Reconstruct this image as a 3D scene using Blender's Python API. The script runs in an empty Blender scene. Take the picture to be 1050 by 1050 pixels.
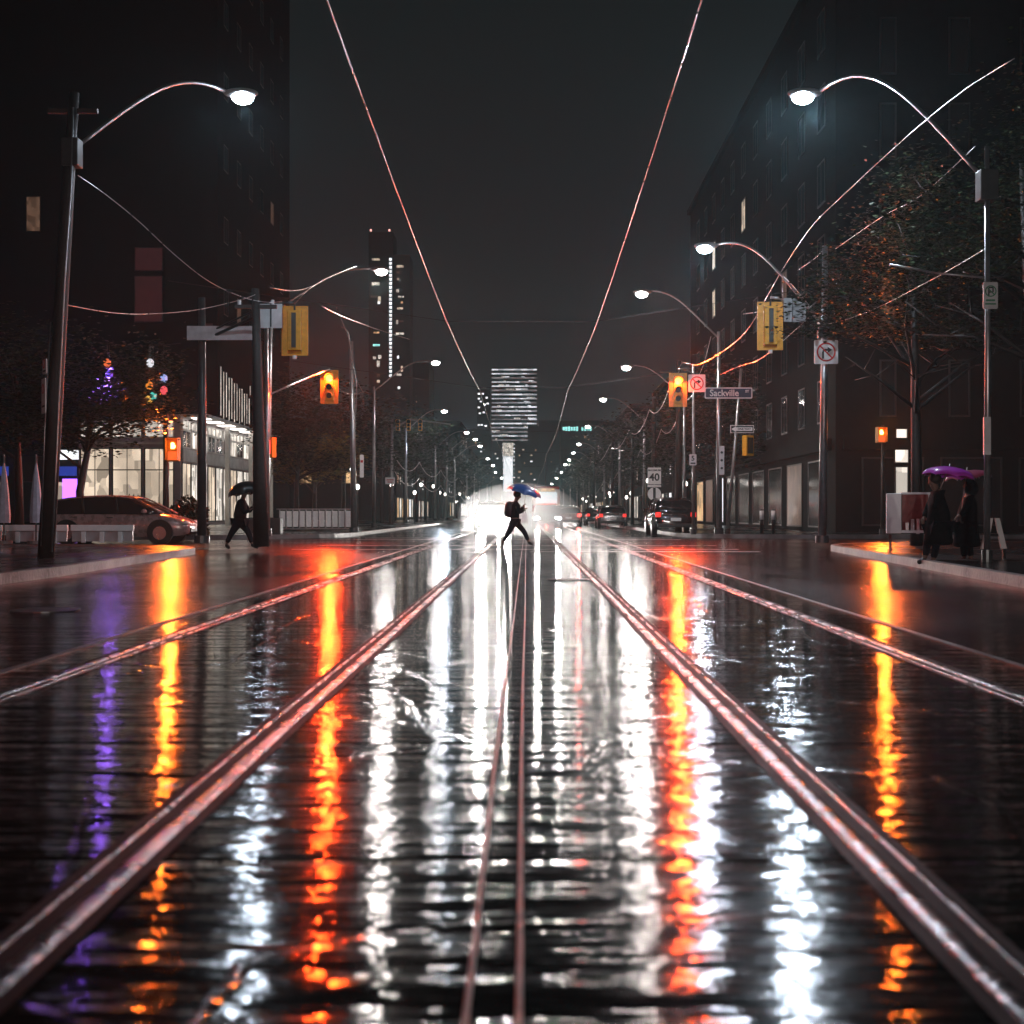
import bpy, bmesh, math, random
from mathutils import Vector, Matrix
random.seed(11)
S = bpy.context.scene
COL = S.collection
R = math.radians

# ------------------------------------------------------------------ camera
CAM_H, HOR, VPX, F = 0.95, 526.0, 540.0, 1365.0
cd = bpy.data.cameras.new('camera'); cam = bpy.data.objects.new('camera', cd); COL.objects.link(cam)
cam.location = (0, 0, CAM_H); cam.rotation_euler = (R(90), 0, 0)
cd.sensor_width = 36; cd.lens = 36*F/1050
cd.shift_x = -(VPX-525)/1050; cd.shift_y = (HOR-525)/1050
cd.clip_end = 3000
cd.dof.use_dof = True; cd.dof.focus_distance = 36; cd.dof.aperture_fstop = 2.6
S.camera = cam

# ------------------------------------------------------------------ world, night sky glow
w = bpy.data.worlds.new('World'); S.world = w; w.use_nodes = True
nt = w.node_tree; nt.nodes.clear()
wo = nt.nodes.new('ShaderNodeOutputWorld'); bg = nt.nodes.new('ShaderNodeBackground')
tc = nt.nodes.new('ShaderNodeTexCoord'); sp = nt.nodes.new('ShaderNodeSeparateXYZ')
cr = nt.nodes.new('ShaderNodeValToRGB')
cr.color_ramp.elements[0].position = 0.0; cr.color_ramp.elements[0].color = (0.0150, 0.0138, 0.0150, 1)
cr.color_ramp.elements[1].position = 0.38; cr.color_ramp.elements[1].color = (0.0060, 0.0098, 0.0105, 1)
e = cr.color_ramp.elements.new(0.2); e.color = (0.0105, 0.0118, 0.0126, 1)
nt.links.new(tc.outputs['Generated'], sp.inputs[0]); nt.links.new(sp.outputs['Z'], cr.inputs[0])
nt.links.new(cr.outputs[0], bg.inputs[0]); bg.inputs[1].default_value = 1.0
nt.links.new(bg.outputs[0], wo.inputs[0])

S.view_settings.view_transform = 'Standard'; S.view_settings.look = 'None'
S.view_settings.exposure = 0.0; S.view_settings.gamma = 1.0
S.render.engine = 'CYCLES'
S.cycles.use_denoising = True
S.cycles.max_bounces = 5; S.cycles.diffuse_bounces = 2; S.cycles.glossy_bounces = 3
S.cycles.transmission_bounces = 3; S.cycles.volume_bounces = 0
S.cycles.sample_clamp_indirect = 6.0; S.cycles.sample_clamp_direct = 0.0
S.cycles.caustics_reflective = False; S.cycles.caustics_refractive = False
try: S.cycles.use_light_tree = True
except Exception: pass

# ------------------------------------------------------------------ helpers
def P(px, py, d):
    return Vector(((px-VPX)/F*d, d, CAM_H+(HOR-py)/F*d))

_m = {}
def mat(name, color, rough=0.6, metal=0.0, spec=0.5, noise=0.25, nscale=6.0, bump=0.0, bscale=40.0, coat=0.0, emis=None, estr=0.0, alpha=1.0, trans=0.0):
    if name in _m: return _m[name]
    m = bpy.data.materials.new(name); m.use_nodes = True; n = m.node_tree; b = n.nodes['Principled BSDF']
    tc = n.nodes.new('ShaderNodeTexCoord')
    nz = n.nodes.new('ShaderNodeTexNoise'); nz.inputs['Scale'].default_value = nscale; nz.inputs['Detail'].default_value = 4
    n.links.new(tc.outputs['Object'], nz.inputs['Vector'])
    ramp = n.nodes.new('ShaderNodeValToRGB')
    ramp.color_ramp.elements[0].position = .3; ramp.color_ramp.elements[1].position = .7
    ramp.color_ramp.elements[0].color = tuple(c*(1-noise) for c in color)+(1,)
    ramp.color_ramp.elements[1].color = tuple(min(1, c*(1+noise)) for c in color)+(1,)
    n.links.new(nz.outputs['Fac'], ramp.inputs[0]); n.links.new(ramp.outputs[0], b.inputs['Base Color'])
    mr = n.nodes.new('ShaderNodeMapRange'); mr.inputs['To Min'].default_value = max(.02, rough-.12); mr.inputs['To Max'].default_value = min(1, rough+.12)
    n.links.new(nz.outputs['Fac'], mr.inputs['Value']); n.links.new(mr.outputs[0], b.inputs['Roughness'])
    b.inputs['Metallic'].default_value = metal; b.inputs['Specular IOR Level'].default_value = spec
    b.inputs['Coat Weight'].default_value = coat; b.inputs['Coat Roughness'].default_value = 0.08
    b.inputs['Transmission Weight'].default_value = trans; b.inputs['Alpha'].default_value = alpha
    if emis:
        b.inputs['Emission Color'].default_value = tuple(emis)+(1,); b.inputs['Emission Strength'].default_value = estr
    if bump > 0:
        nb = n.nodes.new('ShaderNodeTexNoise'); nb.inputs['Scale'].default_value = bscale; nb.inputs['Detail'].default_value = 3
        n.links.new(tc.outputs['Object'], nb.inputs['Vector'])
        bp = n.nodes.new('ShaderNodeBump'); bp.inputs['Strength'].default_value = bump; bp.inputs['Distance'].default_value = .02
        n.links.new(nb.outputs['Fac'], bp.inputs['Height']); n.links.new(bp.outputs[0], b.inputs['Normal'])
    _m[name] = m; return m

def glow(name, color, strength, vary=0.0, vscale=2.0):
    """a lit lamp, lens or window; vary breaks a lit window up like the room behind it"""
    if name in _m: return _m[name]
    m = bpy.data.materials.new(name); m.use_nodes = True; n = m.node_tree; b = n.nodes['Principled BSDF']
    b.inputs['Base Color'].default_value = (.05, .05, .05, 1); b.inputs['Roughness'].default_value = .3
    b.inputs['Emission Color'].default_value = tuple(color)+(1,); b.inputs['Emission Strength'].default_value = strength
    if vary > 0:
        tc = n.nodes.new('ShaderNodeTexCoord'); mp = n.nodes.new('ShaderNodeMapping'); mp.inputs['Scale'].default_value = (1, 1, .6)
        v = n.nodes.new('ShaderNodeTexVoronoi'); v.distance = 'CHEBYCHEV'; v.inputs['Scale'].default_value = vscale
        nz = n.nodes.new('ShaderNodeTexNoise'); nz.inputs['Scale'].default_value = vscale*.5
        n.links.new(tc.outputs['Object'], mp.inputs[0]); n.links.new(mp.outputs[0], v.inputs['Vector']); n.links.new(mp.outputs[0], nz.inputs['Vector'])
        sx = n.nodes.new('ShaderNodeSeparateColor'); n.links.new(v.outputs['Color'], sx.inputs[0])
        mx = n.nodes.new('ShaderNodeMath'); mx.operation = 'MULTIPLY'; n.links.new(sx.outputs[0], mx.inputs[0]); n.links.new(nz.outputs['Fac'], mx.inputs[1])
        mr = n.nodes.new('ShaderNodeMapRange'); mr.inputs['From Max'].default_value = .55
        mr.inputs['To Min'].default_value = strength*(1-vary); mr.inputs['To Max'].default_value = strength*(1+vary*.6)
        n.links.new(mx.outputs[0], mr.inputs[0]); n.links.new(mr.outputs[0], b.inputs['Emission Strength'])
    _m[name] = m; return m

class MB:
    def __init__(s): s.bm = bmesh.new()
    def box(s, c, size, rz=0.0, bev=0.0):
        m = Matrix.Translation(c) @ Matrix.Rotation(rz, 4, 'Z') @ Matrix.Diagonal((size[0], size[1], size[2], 1))
        r = bmesh.ops.create_cube(s.bm, size=1, matrix=m)
        if bev > 0:
            es = list({e for v in r['verts'] for e in v.link_edges})
            bmesh.ops.bevel(s.bm, geom=es, offset=bev, segments=2, affect='EDGES', profile=.5)
        return s
    def tube(s, pts, rad, n=8, cap=True):
        pts = [Vector(p) for p in pts]
        if not hasattr(rad, '__len__'): rad = [rad]*len(pts)
        rings = []; up = None
        for i, p in enumerate(pts):
            t = (pts[min(i+1, len(pts)-1)]-pts[max(i-1, 0)]).normalized()
            if up is None: up = Vector((0, 0, 1)) if abs(t.z) < .9 else Vector((0, 1, 0))
            a = t.cross(up).normalized(); b_ = a.cross(t).normalized(); up = b_
            rings.append([s.bm.verts.new(p+(a*math.cos(q)+b_*math.sin(q))*rad[i]) for q in [2*math.pi*k/n for k in range(n)]])
        for r0, r1 in zip(rings, rings[1:]):
            for k in range(n): s.bm.faces.new((r0[k], r0[(k+1) % n], r1[(k+1) % n], r1[k]))
        if cap:
            s.bm.faces.new(rings[0][::-1]); s.bm.faces.new(rings[-1])
        return s
    def disc(s, c, r, depth, axis='Y', n=24, r2=None):
        rot = {'Y': Matrix.Rotation(R(90), 4, 'X'), 'X': Matrix.Rotation(R(90), 4, 'Y'), 'Z': Matrix.Identity(4)}[axis]
        bmesh.ops.create_cone(s.bm, cap_ends=True, segments=n, radius1=r, radius2=r if r2 is None else r2, depth=depth, matrix=Matrix.Translation(c) @ rot)
        return s
    def ball(s, c, sc, n=12, rot=None):
        m = Matrix.Translation(c) @ (rot or Matrix.Identity(4)) @ Matrix.Diagonal((sc[0], sc[1], sc[2], 1))
        bmesh.ops.create_uvsphere(s.bm, u_segments=n, v_segments=max(6, n*2//3), radius=1, matrix=m); return s
    def quad(s, a, b, c, d):
        s.bm.faces.new([s.bm.verts.new(Vector(v)) for v in (a, b, c, d)]); return s
    def prism(s, poly, z0, z1):
        """closed polygon (x,y) extruded in z"""
        lo = [s.bm.verts.new((x, y, z0)) for x, y in poly]; hi = [s.bm.verts.new((x, y, z1)) for x, y in poly]
        n = len(poly)
        for k in range(n): s.bm.faces.new((lo[k], lo[(k+1) % n], hi[(k+1) % n], hi[k]))
        s.bm.faces.new(hi); s.bm.faces.new(lo[::-1]); return s
    def plate(s, poly, y0, y1):
        """closed polygon (x,z) extruded in y"""
        lo = [s.bm.verts.new((x, y0, z)) for x, z in poly]; hi = [s.bm.verts.new((x, y1, z)) for x, z in poly]
        n = len(poly)
        for k in range(n): s.bm.faces.new((lo[k], lo[(k+1) % n], hi[(k+1) % n], hi[k]))
        s.bm.faces.new(hi); s.bm.faces.new(lo[::-1]); return s
    def build(s, name, m, parent=None, smooth=False, loc=None, subsurf=0):
        bmesh.ops.recalc_face_normals(s.bm, faces=s.bm.faces)
        me = bpy.data.meshes.new(name); s.bm.to_mesh(me); s.bm.free()
        me.materials.append(m)
        if smooth:
            for p in me.polygons: p.use_smooth = True
        o = bpy.data.objects.new(name, me); COL.objects.link(o)
        if parent is not None: o.parent = parent
        if loc is not None: o.location = loc
        if subsurf:
            md = o.modifiers.new('s', 'SUBSURF'); md.levels = subsurf; md.render_levels = subsurf
        return o

def tag(o, label=None, cat=None, group=None, kind=None):
    if label: o['label'] = label
    if cat: o['category'] = cat
    if group: o['group'] = group
    if kind: o['kind'] = kind
    return o
def thing(name, label, cat, loc=(0, 0, 0), rz=0.0, group=None):
    o = bpy.data.objects.new(name, None); COL.objects.link(o); o.location = loc; o.rotation_euler = (0, 0, rz)
    o.empty_display_size = .2
    return tag(o, label, cat, group)
def copy_tree(o, parent=None):
    c = o.copy(); COL.objects.link(c); c.parent = parent
    for ch in list(o.children): copy_tree(ch, c)
    return c
def struct(o): o['kind'] = 'structure'; return o
def lamp_light(name, parent, loc, color, power, radius=.12, kind='POINT', rot=None, size=None, blend=.5):
    l = bpy.data.lights.new(name, kind); l.color = color; l.energy = power; l.shadow_soft_size = radius
    if kind == 'SPOT': l.spot_size = size; l.spot_blend = blend
    o = bpy.data.objects.new(name, l); COL.objects.link(o); o.parent = parent; o.location = loc
    if rot: o.rotation_euler = rot
    return o
_tc = {}
def text(name, s, size, m, parent, loc, rot=(R(90), 0, 0), off=0.0, ext=.003, align='CENTER', sx=1.0):
    c = bpy.data.curves.new(name, 'FONT'); c.body = s; c.size = size; c.align_x = align; c.align_y = 'CENTER'
    c.offset = off; c.extrude = ext; c.resolution_u = 3
    o = bpy.data.objects.new(name, c); COL.objects.link(o)
    dg = bpy.context.evaluated_depsgraph_get(); me = bpy.data.meshes.new_from_object(o.evaluated_get(dg))
    bpy.data.objects.remove(o); me.materials.clear(); me.materials.append(m)
    o = bpy.data.objects.new(name, me); COL.objects.link(o); o.parent = parent; o.location = loc; o.rotation_euler = rot; o.scale = (sx, 1, 1)
    return o
ORD = ['first', 'second', 'third', 'fourth', 'fifth', 'sixth', 'seventh', 'eighth', 'ninth', 'tenth', 'eleventh', 'twelfth', 'thirteenth', 'fourteenth', 'fifteenth', 'sixteenth']

# ------------------------------------------------------------------ materials
M = {}
M['concrete'] = mat('wet_concrete', (.16, .155, .15), .38, spec=.6, noise=.35, nscale=1.5, bump=.35, bscale=30)
M['kerb'] = mat('kerb_stone', (.22, .20, .20), .42, spec=.5, noise=.6, nscale=1.3, bump=.8, bscale=14)
M['steel'] = mat('galvanised_steel', (.42, .43, .44), .34, metal=.85, noise=.15, nscale=8)
M['darksteel'] = mat('dark_painted_steel', (.05, .055, .055), .35, metal=.2, spec=.6, noise=.2)
M['wood'] = mat('tarred_wood_pole', (.025, .021, .019), .6, noise=.4, nscale=9, bump=.5, bscale=50)
M['wire'] = mat('wet_cable', (.75, .72, .72), .3, metal=.9, noise=.1)
M['wiredark'] = mat('black_cable', (.06, .06, .06), .3, metal=.3, spec=.8, noise=.1)
M['yellow'] = mat('signal_yellow_paint', (.74, .35, .03), .42, spec=.5, noise=.15, nscale=10)
M['black'] = mat('black_plastic', (.02, .02, .02), .4, noise=.2)
M['white'] = mat('white_sign_face', (.82, .80, .80), .4, noise=.05)
M['grey'] = mat('bare_aluminium_sign', (.55, .56, .58), .4, metal=.5, noise=.1)
M['redink'] = mat('red_sign_paint', (.55, .02, .02), .45, noise=.05)
M['blackink'] = mat('black_sign_paint', (.015, .015, .015), .5, noise=.1)
M['navy'] = mat('dark_blue_sign_paint', (.02, .03, .07), .45, noise=.1)
M['green'] = mat('green_sign_paint', (.03, .2, .1), .45, noise=.1)
M['tail'] = glow('dim_tail_lens', (1, .03, .02), 1.2)
M['lampwhite'] = glow('street_lamp_lens', (1.0, .94, .90), 60)
M['lampblue'] = glow('cool_street_lamp_lens', (.72, .86, 1.0), 60)
M['redlens'] = glow('lit_red_signal_lens', (1, .035, .008), 26)
M['offlens'] = mat('unlit_signal_lens', (.02, .03, .025), .15, spec=.8, noise=.1)
HAZE = 0.0007
# ------------------------------------------------------------------ ground, road, tracks
def wet(name, base, r0, r1, ripple, fine, joints=0.0, tex=55.0, patch=.35):
    m = bpy.data.materials.new(name); m.use_nodes = True; n = m.node_tree; L = n.links.new; b = n.nodes['Principled BSDF']
    tc = n.nodes.new('ShaderNodeTexCoord')
    def noise(scale, mp=(1, 1, 1), det=3, rough=.55):
        mm = n.nodes.new('ShaderNodeMapping'); mm.inputs['Scale'].default_value = mp; L(tc.outputs['Object'], mm.inputs[0])
        z = n.nodes.new('ShaderNodeTexNoise'); z.inputs['Scale'].default_value = scale; z.inputs['Detail'].default_value = det; z.inputs['Roughness'].default_value = rough; z.inputs['Distortion'].default_value = .35
        L(mm.outputs[0], z.inputs['Vector']); return z.outputs['Fac']
    pud = noise(patch, (1, .55, 1), 5, .6)
    rp = n.nodes.new('ShaderNodeMapRange'); rp.inputs['From Min'].default_value = .38; rp.inputs['From Max'].default_value = .62
    rp.inputs['To Min'].default_value = r0; rp.inputs['To Max'].default_value = r1; L(pud, rp.inputs['Value'])
    agg = noise(tex, (1, 1, 1), 2)
    ra = n.nodes.new('ShaderNodeMath'); ra.operation = 'MULTIPLY_ADD'; ra.inputs[1].default_value = .09; L(agg, ra.inputs[0]); L(rp.outputs[0], ra.inputs[2])
    big = noise(1.1, (1, 1, 1), 5, .65)
    cr = n.nodes.new('ShaderNodeValToRGB'); cr.color_ramp.elements[0].position = .35; cr.color_ramp.elements[1].position = .7
    cr.color_ramp.elements[0].color = tuple(c*.55 for c in base)+(1,); cr.color_ramp.elements[1].color = tuple(c*1.25 for c in base)+(1,)
    L(big, cr.inputs[0]); L(cr.outputs[0], b.inputs['Base Color'])
    rough_out = ra.outputs[0]
    # long shallow water ripples across the road + aggregate
    rip = noise(1.0, (.85, 6.5, 1), 4, .58)
    rip2 = noise(1.0, (4.5, 24.0, 1), 2, .5)
    bp = n.nodes.new('ShaderNodeBump'); bp.inputs['Strength'].default_value = 1; bp.inputs['Distance'].default_value = ripple; L(rip, bp.inputs['Height'])
    bp3 = n.nodes.new('ShaderNodeBump'); bp3.inputs['Strength'].default_value = 1; bp3.inputs['Distance'].default_value = ripple*.13; L(rip2, bp3.inputs['Height']); L(bp.outputs[0], bp3.inputs['Normal'])
    bp2 = n.nodes.new('ShaderNodeBump'); bp2.inputs['Strength'].default_value = 1; bp2.inputs['Distance'].default_value = fine; L(agg, bp2.inputs['Height']); L(bp3.outputs[0], bp2.inputs['Normal'])
    nout = bp2.outputs[0]
    if joints > 0:
        sx = n.nodes.new('ShaderNodeSeparateXYZ'); L(tc.outputs['Object'], sx.inputs[0])
        wob = n.nodes.new('ShaderNodeMath'); wob.operation = 'MULTIPLY_ADD'; wob.inputs[1].default_value = .05; L(noise(1.5), wob.inputs[0]); L(sx.outputs['Y'], wob.inputs[2])
        md = n.nodes.new('ShaderNodeMath'); md.operation = 'PINGPONG'; md.inputs[1].default_value = joints/2; L(wob.outputs[0], md.inputs[0])
        lt = n.nodes.new('ShaderNodeMapRange'); lt.inputs['From Min'].default_value = .012; lt.inputs['From Max'].default_value = .04; L(md.outputs[0], lt.inputs['Value'])
        bj = n.nodes.new('ShaderNodeBump'); bj.inputs['Strength'].default_value = 1; bj.inputs['Distance'].default_value = .0035; L(lt.outputs[0], bj.inputs['Height']); L(nout, bj.inputs['Normal'])
        nout = bj.outputs[0]
        mu = n.nodes.new('ShaderNodeMath'); mu.operation = 'MULTIPLY'; L(rough_out, mu.inputs[0])
        l2 = n.nodes.new('ShaderNodeMapRange'); l2.inputs['To Min'].default_value = .45; l2.inputs['To Max'].default_value = 1; L(lt.outputs[0], l2.inputs['Value']); L(l2.outputs[0], mu.inputs[1])
        rough_out = mu.outputs[0]
    # fine meandering cracks
    wv = n.nodes.new('ShaderNodeMixRGB'); wv.inputs[0].default_value = .12; L(tc.outputs['Object'], wv.inputs[1])
    nzc = n.nodes.new('ShaderNodeTexNoise'); nzc.inputs['Scale'].default_value = 1.7; nzc.inputs['Detail'].default_value = 6; L(tc.outputs['Object'], nzc.inputs['Vector']); L(nzc.outputs['Color'], wv.inputs[2])
    vo = n.nodes.new('ShaderNodeTexVoronoi'); vo.feature = 'DISTANCE_TO_EDGE'; vo.inputs['Scale'].default_value = .62; L(wv.outputs[0], vo.inputs['Vector'])
    ck = n.nodes.new('ShaderNodeMapRange'); ck.inputs['From Min'].default_value = .002; ck.inputs['From Max'].default_value = .009; L(vo.outputs['Distance'], ck.inputs['Value'])
    bk = n.nodes.new('ShaderNodeBump'); bk.inputs['Strength'].default_value = 1; bk.inputs['Distance'].default_value = .0016; L(ck.outputs[0], bk.inputs['Height']); L(nout, bk.inputs['Normal']); nout = bk.outputs[0]
    rk = n.nodes.new('ShaderNodeMapRange'); rk.inputs['To Min'].default_value = .17; rk.inputs['To Max'].default_value = 0; L(ck.outputs[0], rk.inputs['Value'])
    rs = n.nodes.new('ShaderNodeMath'); rs.operation = 'MAXIMUM'; L(rough_out, rs.inputs[0]); L(rk.outputs[0], rs.inputs[1]); rough_out = rs.outputs[0]
    L(rough_out, b.inputs['Roughness']); L(nout, b.inputs['Normal'])
    b.inputs['IOR'].default_value = 1.4; b.inputs['Specular IOR Level'].default_value = .5
    return m
M['road'] = wet('wet_asphalt', (.010, .0105, .011), .08, .20, .020, .0005)
M['slab'] = wet('wet_track_concrete', (.012, .012, .012), .02, .08, .020, .0002, joints=1.83, tex=40)
M['walk'] = wet('wet_pavement', (.03, .029, .028), .12, .30, .010, .0004, joints=1.5, tex=40)
M['earth'] = mat('dark_ground', (.015, .015, .014), .5, noise=.3, nscale=.4)
M['rail'] = mat('polished_rail_steel', (.24, .22, .22), .27, metal=1.0, noise=.75, nscale=3.5, bump=.35, bscale=22)
M['paint'] = mat('worn_road_paint', (.42, .42, .41), .3, spec=.6, noise=.55, nscale=5)
M['groove'] = mat('rail_groove', (.005, .005, .006), .6, spec=.12, noise=.5, nscale=4)

XL, XR = -7.05, 6.35          # kerb lines
YN, YF = 35.5, 48.5           # the side street's kerbs
def sheet(name, x0, x1, y0, y1, z, m, n=1):
    b = MB(); b.quad((x0, y0, z), (x1, y0, z), (x1, y1, z), (x0, y1, z)); return struct(b.build(name, m))
sheet('ground', -390, 390, -50, 1140, -.03, M['earth'])
sheet('road', -200, 200, -45, 1100, -.004, M['road'])
sheet('track_bed', -3.12, 3.05, -40, 900, 0.0, M['slab'])

def rail(xc, side):
    """one grooved street rail: rounded head, dark flangeway, guard lip"""
    def strip(name, prof, m):
        b = bmesh.new(); ys = [-20, 0, 3, 6, 10, 15, 22, 32, 50, 90, 200, 600]
        rings = []
        for y in ys:
            wob = .006*math.sin(y*.9+xc)
            rings.append([b.verts.new((xc+(px_+0)*side+wob, y, z)) for px_, z in prof])
        for a, c in zip(rings, rings[1:]):
            for k in range(len(prof)-1): b.faces.new((a[k], a[k+1], c[k+1], c[k]))
        bmesh.ops.recalc_face_normals(b, faces=b.faces)
        me = bpy.data.meshes.new(name); b.to_mesh(me); b.free(); me.materials.append(m)
        for p in me.polygons: p.use_smooth = True
        o = bpy.data.objects.new(name, me); COL.objects.link(o); return o
    head = [(-.027, .002), (-.025, .006), (-.017, .0085), (-.007, .0095), (.007, .0095), (.017, .0085), (.025, .006), (.027, .002)]
    return strip, head
tracks = thing('tram_track', 'pair of polished steel rails set in wet concrete left of the centre', 'tram track', (0, 0, 0), 0, 'tram tracks in the road')
tracks2 = thing('tram_track', 'pair of polished steel rails set in wet concrete right of the centre', 'tram track', (0, 0, 0), 0, 'tram tracks in the road')
for root, xs in ((tracks, (-1.065, -2.74)), (tracks2, (.945, 2.545))):
    mid = sum(xs)/2
    for xc in xs:
        side = 1 if xc < mid else -1
        strip, head = rail(xc, side)
        o = strip('rail', head, M['rail']); o.parent = root
        o = strip('guard_lip', [(p[0]*.28+.084, p[1]*.7) for p in head], M['rail']); o.parent = root
        o = strip('flangeway', [(.030, .0035), (.075, .0035)], M['groove']); o.parent = root
        o = strip('joint_filler', [(-.068, .0035), (-.030, .0035)], M['groove']); o.parent = root
        o = strip('joint_filler', [(.096, .0035), (.125, .0035)], M['groove']); o.parent = root
# thin concrete seams between the tracks
for k, x in enumerate((-.118, -.018)):
    b = MB(); b.tube([(x+.004*math.sin(y*.7), y, -.002) for y in (-20, 1, 3, 5, 8, 12, 18, 26, 40, 80, 300)], .0075, 8)
    o = b.build('seam', M['kerb'], None, True); struct(o)
    tag(o)
# edges of the track bed
for x in (-3.13, 3.06):
    b = MB(); b.box((x, 150, .002), (.05, 380, .012)); struct(b.build('track_bed_edge', M['kerb']))
# crossing lines
for y in (34.6, 38.6):
    b = MB(); b.box((-.3, y, .004), (11.6, .22, .008)); struct(b.build('crosswalk_line', M['paint']))
b = MB(); b.box((2.9, 32.6, .004), (5.6, .4, .008)); struct(b.build('stop_line', M['paint']))
for y in (47.3, 50.3):
    b = MB(); b.box((-.3, y, .004), (11.6, .22, .008)); struct(b.build('crosswalk_line', M['paint']))

def corner(name, xk, yk, sx, sy, xo, yo, rad, bend=None):
    """a pavement block whose corner nearest the crossing is rounded. sx,sy: direction from the corner into the block"""
    def outline(off):
        pts = []
        cx, cy = xk+sx*rad, yk+sy*rad; r = rad-off
        for k in range(9):
            a = R(90*k/8); pts.append((cx-sx*r*math.cos(a), cy-sy*r*math.sin(a)))
        if bend:
            (bx, by) = bend
            pts = [(xk+bx+sx*off, by)]+pts
            pts = [(xk+bx+sx*off, yo)]+pts
        else: pts = [(xk+sx*off, yo)]+pts
        return pts
    edge = outline(0); inn = outline(.16)
    b = MB(); poly = inn+[(xo, inn[-1][1]), (xo, yo)]
    if len({round(p[0], 3) for p in poly}) > 1: b.prism(poly, -.02, .14)
    struct(b.build('pavement', M['walk']))
    b = MB(); full = edge+[(xo, edge[-1][1])]; fin = inn+[(xo, inn[-1][1])]
    for k in range(len(full)-1):
        a0, a1, b0, b1 = full[k], full[k+1], fin[k], fin[k+1]
        vs = [b.bm.verts.new(v) for v in ((*a0, -.02), (*a1, -.02), (*a1, .146), (*a0, .146), (*b0, .146), (*b1, .146))]
        b.bm.faces.new((vs[0], vs[1], vs[2], vs[3])); b.bm.faces.new((vs[3], vs[2], vs[5], vs[4]))
    struct(b.build('kerb', M['kerb']))
corner('near_left', XL-.55, YN-1, -1, -1, -120, -40, 4.5, bend=(.6, 20))
corner('near_right', XR+1.2, YN+2, 1, -1, 120, -40, 5, bend=(-1.4, 15))
corner('far_left', XL, YF, -1, 1, -150, 1000, 5)
corner('far_right', XR-.3, YF+1, 1, 1, 150, 1000, 4)
# manholes
for (x, y, r) in ((4.6, 9.5, .33), (-4.7, 13, .33), (.6, 19, .3)):
    b = MB(); b.disc((x, y, .002), r, .008, 'Z', 28); o = b.build('manhole_cover', M['darksteel'])
    tag(o, {9.5: 'round iron manhole cover in the right lane near the camera', 13: 'round iron manhole cover in the left lane beside the outer rail', 19: 'round iron manhole cover between the two tram tracks'}[y], 'manhole cover', 'manhole covers')
# ------------------------------------------------------------------ buildings
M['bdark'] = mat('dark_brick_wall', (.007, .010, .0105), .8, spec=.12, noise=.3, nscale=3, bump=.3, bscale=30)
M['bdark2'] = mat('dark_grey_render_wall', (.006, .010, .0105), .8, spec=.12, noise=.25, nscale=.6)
M['bpale'] = mat('pale_spandrel_panel', (.52, .50, .48), .45, noise=.25, nscale=1.2)
M['bmauve'] = mat('mauve_grey_fascia', (.34, .28, .30), .45, noise=.15, nscale=1.5)
M['bframe'] = mat('dark_window_frame', (.06, .06, .06), .35, metal=.4, noise=.1)
M['pframe'] = mat('pale_window_frame', (.6, .58, .55), .35, noise=.1)
M['glassdark'] = mat('unlit_window_glass', (.012, .015, .017), .08, spec=1.0, noise=.2, nscale=.7)
M['litwarm'] = glow('lit_shop_window', (1.0, .80, .60), .8, .65, 1.3)
M['litcream'] = glow('lit_office_window', (1.0, .90, .78), 1.05, .7, 1.4)
M['litwhite'] = glow('bright_window', (.95, .97, 1.0), 2.0, .4, 1.5)
M['litdim'] = glow('dim_curtained_window', (1.0, .55, .35), .10, .6, 3)
M['litred'] = glow('dim_red_curtained_window', (1.0, .25, .28), .032, .3, 3)
M['litamber'] = glow('amber_window', (1.0, .62, .30), .8, .7, 2)
M['littower'] = glow('tower_window_spandrel_glow', (.93, .95, 1.0), 1.6, .6, .25)
M['littower2'] = glow('tower_spandrel_glow_dimmer', (.93, .93, 1.0), .85, .6, .3)
M['littower3'] = glow('tower_spandrel_glow_dim', (1.0, .9, .92), .4, .6, .3)
M['litteal'] = glow('teal_window', (.35, .95, .9), 1.6, .6, .6)
M['litblue'] = glow('blue_backlit_sign', (.04, .10, .7), .45, .1)
M['litviolet'] = glow('violet_neon_sign', (.38, .12, 1.0), 3)
M['litdot'] = glow('far_bright_light', (1, .93, .85), 9)
M['litpanel'] = glow('lit_soffit_panel', (1, .93, .85), 3.5)

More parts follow.
